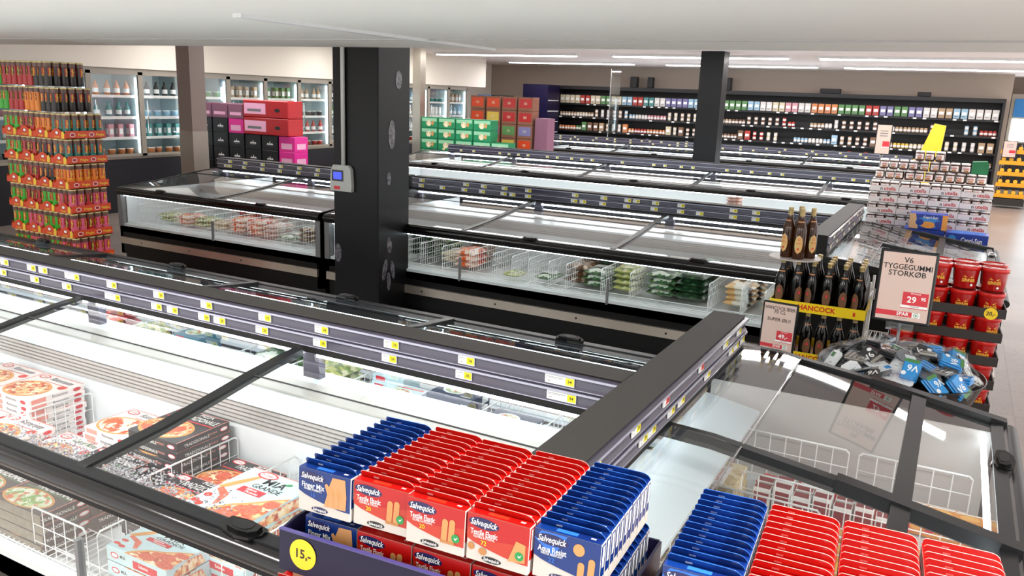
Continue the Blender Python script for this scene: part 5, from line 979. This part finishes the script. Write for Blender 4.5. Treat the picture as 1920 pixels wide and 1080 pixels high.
for d in range(ND):
    y = Y0 + d * DW; t = thing('glass_door_fridge', 'tall glass door fridge on the side wall, %s counted from the crisps tower end' % ORD[d], 'fridge', (-12, y, 0)); b = B()
    b.box(-.7, -.66, 0, DW, .9, 2.25, 'fridge_in'); b.box(-.7, 0, 0, .02, .9, 2.25, 'fridge_in'); b.box(-.7, 0, DW - .02, DW, .9, 2.25, 'fridge_in'); b.box(-.7, 0, .0, DW, 2.20, 2.3, 'fridge_frame'); b.box(-.7, .03, 0, DW, 0, .86, 'fridge_base'); b.box(-.7, .04, 0, DW, .86, .9, 'steel'); b.build('cabinet', t)
    b = B(); 
    for ya in (.0, DW - .045): b.box(0, .035, ya, ya + .045, .9, 2.25, 'fridge_frame')
    b.box(0, .035, 0, DW, .9, .94, 'fridge_frame'); b.box(0, .035, 0, DW, 2.2, 2.25, 'fridge_frame'); b.tube((.06, .09, 1.3), (.06, .09, 1.8), .01, 'silver', 6); o = b.build('door', t)
    b = B(); b.box(.015, .02, .045, DW - .045, .94, 2.2, 'glass', skip='fbud'); b.build('door_glass', o)
    b = B(); b.box(-.06, -.045, .03, .045, .95, 2.15, 'led_soft'); b.box(-.06, -.045, DW - .045, DW - .03, .95, 2.15, 'led_soft'); b.build('light_tube', t)
    b = B()
    for z in (1.19, 1.52, 1.86): b.box(-.6, -.08, .03, DW - .03, z - .014, z, 'fridge_in'); b.box(-.085, -.075, .03, DW - .03, z - .025, z + .02, 'white_card')
    b.build('shelf_board', t)
    for si, z in enumerate((.905, 1.19, 1.52, 1.86)):
        kind = rr.choice(['bottle', 'tub', 'pack', 'bottle']) if si else 'tub'; col = rr.choice(['white', 'pale blue', 'teal', 'white', 'red', 'orange', 'pink', 'tan', 'green', 'dark'])
        if d in (1,) and si == 2: kind, col = 'pack', 'orange'
        n = 5
        for i in range(n):
            if (kind, col) not in FI: FI[(kind, col)] = fitem(kind, 'pk_' + col.replace(' ', '_'))
            FI[(kind, col)].put((-12.17 - rr.uniform(0, .05), y + .1 + i * (DW - .2) / (n - 1), z + .001), 0, '%s %s, %s fridge shelf, %s door from the crisps tower, %s along' % (col, {'bottle': 'bottle', 'tub': 'tub', 'pack': 'carton'}[kind], ['lowest', 'second', 'third', 'top'][si], ORD[d], ORD[i]), 'fridge goods, %s door, %s shelf' % (ORD[d], ['lowest', 'second', 'third', 'top'][si]))

# ---------------------------------------------------------------- long shelf on the far wall
def sitem(shape, col):
    b = B(); m = 'pk_' + col.replace(' ', '_')
    if shape == 'pack': b.rbox(-.07, .07, -.05, .05, 0, .24, m, .006); F = frame((0, -.0502, 0), (1, 0, 0), (0, 0, 1)); b.rect(F, -.05, .05, .09, .16, 'ink_white', .001); b.rect(F, -.05, .03, .05, .065, 'ink_grey', .001)
    elif shape == 'jar':
        for x in (-.045, .045): b.lathe([(0, 0), (.04, 0), (.042, .1), (.036, .112), (.036, .13), (0, .132)], m, cx=x, seg=10)
        for x in (-.045, .045): b.lathe([(.0425, .03), (.0425, .08)], 'nut_white', cx=x, seg=10)
    elif shape == 'tin':
        b.lathe([(0, 0), (.045, 0), (.045, .11), (.04, .115), (0, .115)], m, seg=12); b.lathe([(0, .115), (.043, .116), (.045, .12), (.045, .225), (0, .23)], m, seg=12); b.lathe([(.0457, .03), (.0457, .085)], 'nut_white', seg=12); b.lathe([(.0457, .145), (.0457, .20)], 'nut_white', seg=12)
    o = b.build({'pack': 'grocery_pack', 'jar': 'jar_pair', 'tin': 'grocery_tin'}[shape]); tag(o, '', {'pack': 'packet', 'jar': 'jars', 'tin': 'tin'}[shape]); return Proto(o)
t = thing('wall_shelf', 'long black shelf unit along the far wall', 'shelf unit', (-10.95, 23.0, 0)); L = 11.66
b = B(); b.box(0, L, .45, .5, 0, 2.4, 'shelf_black'); b.box(0, L, 0, .5, 0, .16, 'shelf_black'); b.box(-.04, 0, 0, .5, 0, 2.4, 'shelf_black'); b.box(L, L + .06, -.02, .5, 0, 2.42, 'shelf_black'); b.build('back_panel', t)
b = B(); b.box(-.04, L + .06, -.05, .5, 2.36, 2.46, 'shelf_black'); b.build('canopy', t)
SZ = [.45, .80, 1.17, 1.57, 1.955]
for z in SZ: b = B(); b.box(0, L, 0, .45, z - .03, z, 'shelf_black'); b.box(0, L, -.02, 0, z - .045, z + .005, 'shelf_black'); o = b.build('shelf_board', t); b = B(); [b.box(.1 + i * .22, .18 + i * .22, -.024, -.02, z - .04, z - .005, 'tag_white') for i in range(int(L / .22)) if random.random() < .6]; b.build('price_labels', o)
SI = {}; rr = random.Random(9); tot = 0
SEQ = {4: ['cream', 'cream', 'red', 'cream', 'green', 'cream', 'pale blue', 'red', 'teal', 'white', 'violet', 'violet', 'pale blue', 'yellow', 'red', 'green', 'green', 'pale blue', 'white', 'cream', 'pink', 'white', 'orange', 'orange', 'green', 'green', 'red', 'violet', 'green', 'violet', 'white', 'tan', 'pale blue', 'white', 'white'],
       3: ['tan', 'cream', 'tan', 'white', 'tan', 'pale blue', 'white', 'pink', 'cream', 'tan', 'cream', 'brown', 'tan', 'brown', 'brown', 'brown', 'red', 'dark', 'tan', 'white', 'brown', 'brown', 'white', 'tan', 'tan', 'brown', 'dark', 'pale blue', 'red'],
       2: ['orange', 'green', 'brown', 'tan', 'white', 'orange', 'red', 'orange', 'cream', 'brown', 'brown', 'tan', 'brown', 'brown', 'red', 'cream', 'dark', 'pale blue', 'white', 'pale blue', 'tan', 'brown', 'tan', 'yellow', 'cream', 'tan', 'cream', 'white', 'tan'],
       1: ['brown', 'dark', 'dark', 'violet', 'dark', 'white', 'tan', 'dark', 'tan', 'brown', 'dark', 'red', 'dark', 'yellow', 'dark', 'tan']}
SN = {4: 'top', 3: 'second', 2: 'third', 1: 'fourth'}
for s_, seq in SEQ.items():
    n = {4: 70, 3: 62, 2: 62, 1: 30}[s_]
    for i in range(n):
        x = -10.8 + 11.4 * i / (n - 1); col = seq[min(len(seq) - 1, int(i / n * len(seq)))]
        if col == 'dark' and rr.random() < .5: continue
        shape = 'pack' if s_ == 4 else ('tin' if (i // 6) % 2 else 'jar') if s_ != 2 or rr.random() < .7 else 'pack'
        key = (shape, col)
        if key not in SI: SI[key] = sitem(*key)
        SI[key].put((x, 23.08 + rr.uniform(0, .02), SZ[s_] + .001), 0, '%s %s, %s far wall shelf, %s of sixteen sections from snack cases, %s there' % (col, {'pack': 'packet', 'jar': 'jars', 'tin': 'tins'}[shape], SN[s_], ORD[min(15, int(i / n * 16))], ORD[sum(1 for q in range(i) if int(q / n * 16) == int(i / n * 16))]), 'far wall goods, %s shelf, section %d' % (SN[s_], int(i / n * 16)))
# objects on top of the shelf
for x, w, h in ((-8.6, .2, .3), (-8.1, .15, .3), (-5.9, .22, .34), (-3.2, .5, .12), (-1.0, .3, .1)):
    b = B(); b.rbox(-w / 2, w / 2, 0, .2, 0, h, 'shelf_black', .01); tag(b.build('dark_case', None, (x, 23.1, 2.465)), 'dark case on top of the far wall shelf, %s' % {-8.6: 'first of a close pair', -8.1: 'second of a close pair', -5.9: 'tall one near the dark column', -3.2: 'wide flat one', -1.0: 'small flat one near the aisle'}[x], 'case')
b = B(); b.box(-.4, .4, 0, .8, 0, 2.45, 'tray_navy'); 
for k in range(6): b.box(.4, .405, .05, .75, .5 + k * .3, .52 + k * .3, 'tag_white')
tag(b.build('end_shelf', None, (-11.0, 21.6, 0)), 'narrow navy shelf end beside the clear plastic screen', 'shelf unit')
# snack display, green boxes, basket
def snk(col, m2):
    b = B(); b.rbox(0, .36, 0, .3, 0, .29, 'card_dark', .006); F = frame((0, -.0002, 0), (1, 0, 0), (0, 0, 1)); b.rect(F, .03, .33, .06, .25, m2, .001); b.text(F, 'IIII', .18, .15, .06, 'pk_cream', .002, 0); o = b.build('snack_case'); tag(o, '', 'case'); return Proto(o)
SK = {'orange': snk('orange', 'tray_orange'), 'yellow': snk('yellow', 'pk_yellow'), 'violet': snk('violet', 'pk_violet'), 'green': snk('green', 'pk_green'), 'red': snk('red', 'can_red')}
PAT = [['orange', 'red', 'orange', 'red'], ['yellow', 'red', 'red', 'red'], ['yellow', 'violet', 'yellow', 'red'], ['green', 'orange', 'yellow', 'orange'], ['green', 'violet', 'green', 'violet'], ['orange', 'yellow', 'red', 'red'], ['orange', 'orange', 'red', 'red']]
for k in range(7):
    for c in range(4):
        kk = ['red', 'orange', 'yellow'][(k + c) % 3] if k < 2 else PAT[k][c]
        SK[kk].put((-9.75 + c * .40, 16.0, .02 + .295 * k), 0, '%s-fronted snack case, %s level from the floor, %s from the fridge wall' % (kk, ORD[k], ORD[c]), None)
b = B(); b.box(0, .3, 0, .35, 0, 1.65, 'mauve_box'); tag(b.build('side_panel_board', None, (-8.12, 16.0, 0)), 'mauve board at the side of the snack cases', 'board')
def gb():
    b = B(); b.rbox(0, .42, 0, .3, 0, .22, 'green_pack', .006); F = frame((0, -.0002, 0), (1, 0, 0), (0, 0, 1)); b.rect(F, .02, .40, .13, .2, 'green_pack_light', .001); b.ell(F, .2, .09, .07, .06, 'crumb', .0014, 14); b.ell(F, .3, .1, .03, .05, 'plaster', .0014, 10); o = b.build('green_box'); tag(o, '', 'box'); return Proto(o)
GB = gb()
for k in range(7):
    for c in range(5):
        if k > 4 and c > 3: continue
        GB.put((-10.35 + c * .44, 14.95, .02 + .225 * k), random.uniform(-.03, .03), 'green box with pale stripe, %s level from the floor, %s from the fridge wall' % (ORD[k], ORD[c]), None)
t = thing('wicker_basket', 'tan basket standing beside the third freezer row', 'basket', (-9.5, 12.55, 0)); b = B(); b.lathe([(0, 1.08), (.10, 1.08), (.16, 1.32), (.15, 1.33), (.095, 1.1), (0, 1.1)], 'basket_tan', seg=20); b.build('bowl', t)
b = B(); b.lathe([(0, 1.28), (.12, 1.30), (.08, 1.37), (0, 1.39)], 'pk_orange', seg=14); b.build('filling', t); b = B(); b.box(-.14, .14, -.12, .12, 0, 1.08, 'fridge_base'); b.build('stand', t)
b = B(); b.box(-.35, .35, -.2, .2, 0, .32, 'crate_green'); 
for i in range(7): b.box(-.3 + i * .09, -.27 + i * .09, -.205, -.2, .08, .26, 'black_panel')
tag(b.build('plastic_crate', None, (-8.55, 10.6, .86)), 'dark green plastic crate beside the pink drinks boxes', 'crate'); b = B(); b.box(-.4, .4, -.25, .25, 0, .855, 'fridge_base'); tag(b.build('plinth', None, (-8.55, 10.6, 0)), 'dark plinth under the dark green crate', 'plinth')
b = B(); b.box(-.12, .25, 0, .1, 0, .5, 'banner_blue'); b.box(-.12, .9, .1, .2, -1.6, .5, 'fridge_base'); tag(b.build('blue_sign', None, (-11.7, 19.75, 1.6)), 'blue lit sign panel at the end of the fridge wall', 'sign')
# yellow bottle stand at the far aisle
t = thing('bottle_stand', 'yellow drinks stand with small bottles beside the far wall shelf', 'stand', (.80, 22.0, 0)); b = B(); b.box(0, .62, 0, .45, .06, .22, 'base_black'); b.build('base', t)
for k in range(5):
    z = .24 + .25 * k; b = B(); b.box(.0, .60, 0, .42, z, z + .02, 'stand_yellow'); b.box(.0, .60, -.01, 0, z, z + .09, 'stand_yellow'); b.build('tray', t)
def sb():
    b = B(); b.lathe([(0, 0), (.05, 0), (.05, .1), (.02, .15), (.018, .19), (0, .195)], 'bottle_dark', seg=10); F = frame((0, -.051, 0), (1, 0, 0), (0, 0, 1)); b.ell(F, 0, .1, .045, .045, 'sun_yellow', .001, 12); o = b.build('small_bottle'); tag(o, '', 'bottle'); return Proto(o)
SB = sb()
for k in range(5):
    for i in range(4): SB.put((.88 + i * .15, 22.07, .262 + .25 * k), 0, 'dark bottle with round yellow label, %s tier of the yellow stand, %s along' % (ORD[k], ORD[i]), 'bottles on the yellow stand, %s tier' % ORD[k])
sign('price_sign', 'pinkish price sign on the yellow drinks stand', .28, .38, (.96, 21.95, 1.15), 0, [], '', '', '', logo=False)
t = thing('upright_cooler', 'upright cooler with blue header and bright window at the aisle end', 'cooler', (.95, 25.0, 0)); b = B(); b.box(0, 2.6, 0, .7, 0, 2.62, 'fridge_frame'); b.build('body', t)
b = B(); b.box(.08, 2.5, -.02, 0, 2.05, 2.5, 'banner_blue'); b.build('header', t); b = B(); b.box(.08, 2.5, -.015, 0, 1.45, 2.0, 'led_soft'); b.build('window', t); b = B(); b.box(.08, 2.5, -.012, 0, .2, 1.4, 'fridge_base'); b.build('grille', t)
for P_ in list(CAN.values()) + list(WB.values()) + list(SK.values()):
    if not P_.used:
        for c in list(P_.o.children): bpy.data.objects.remove(c)
        bpy.data.objects.remove(P_.o)
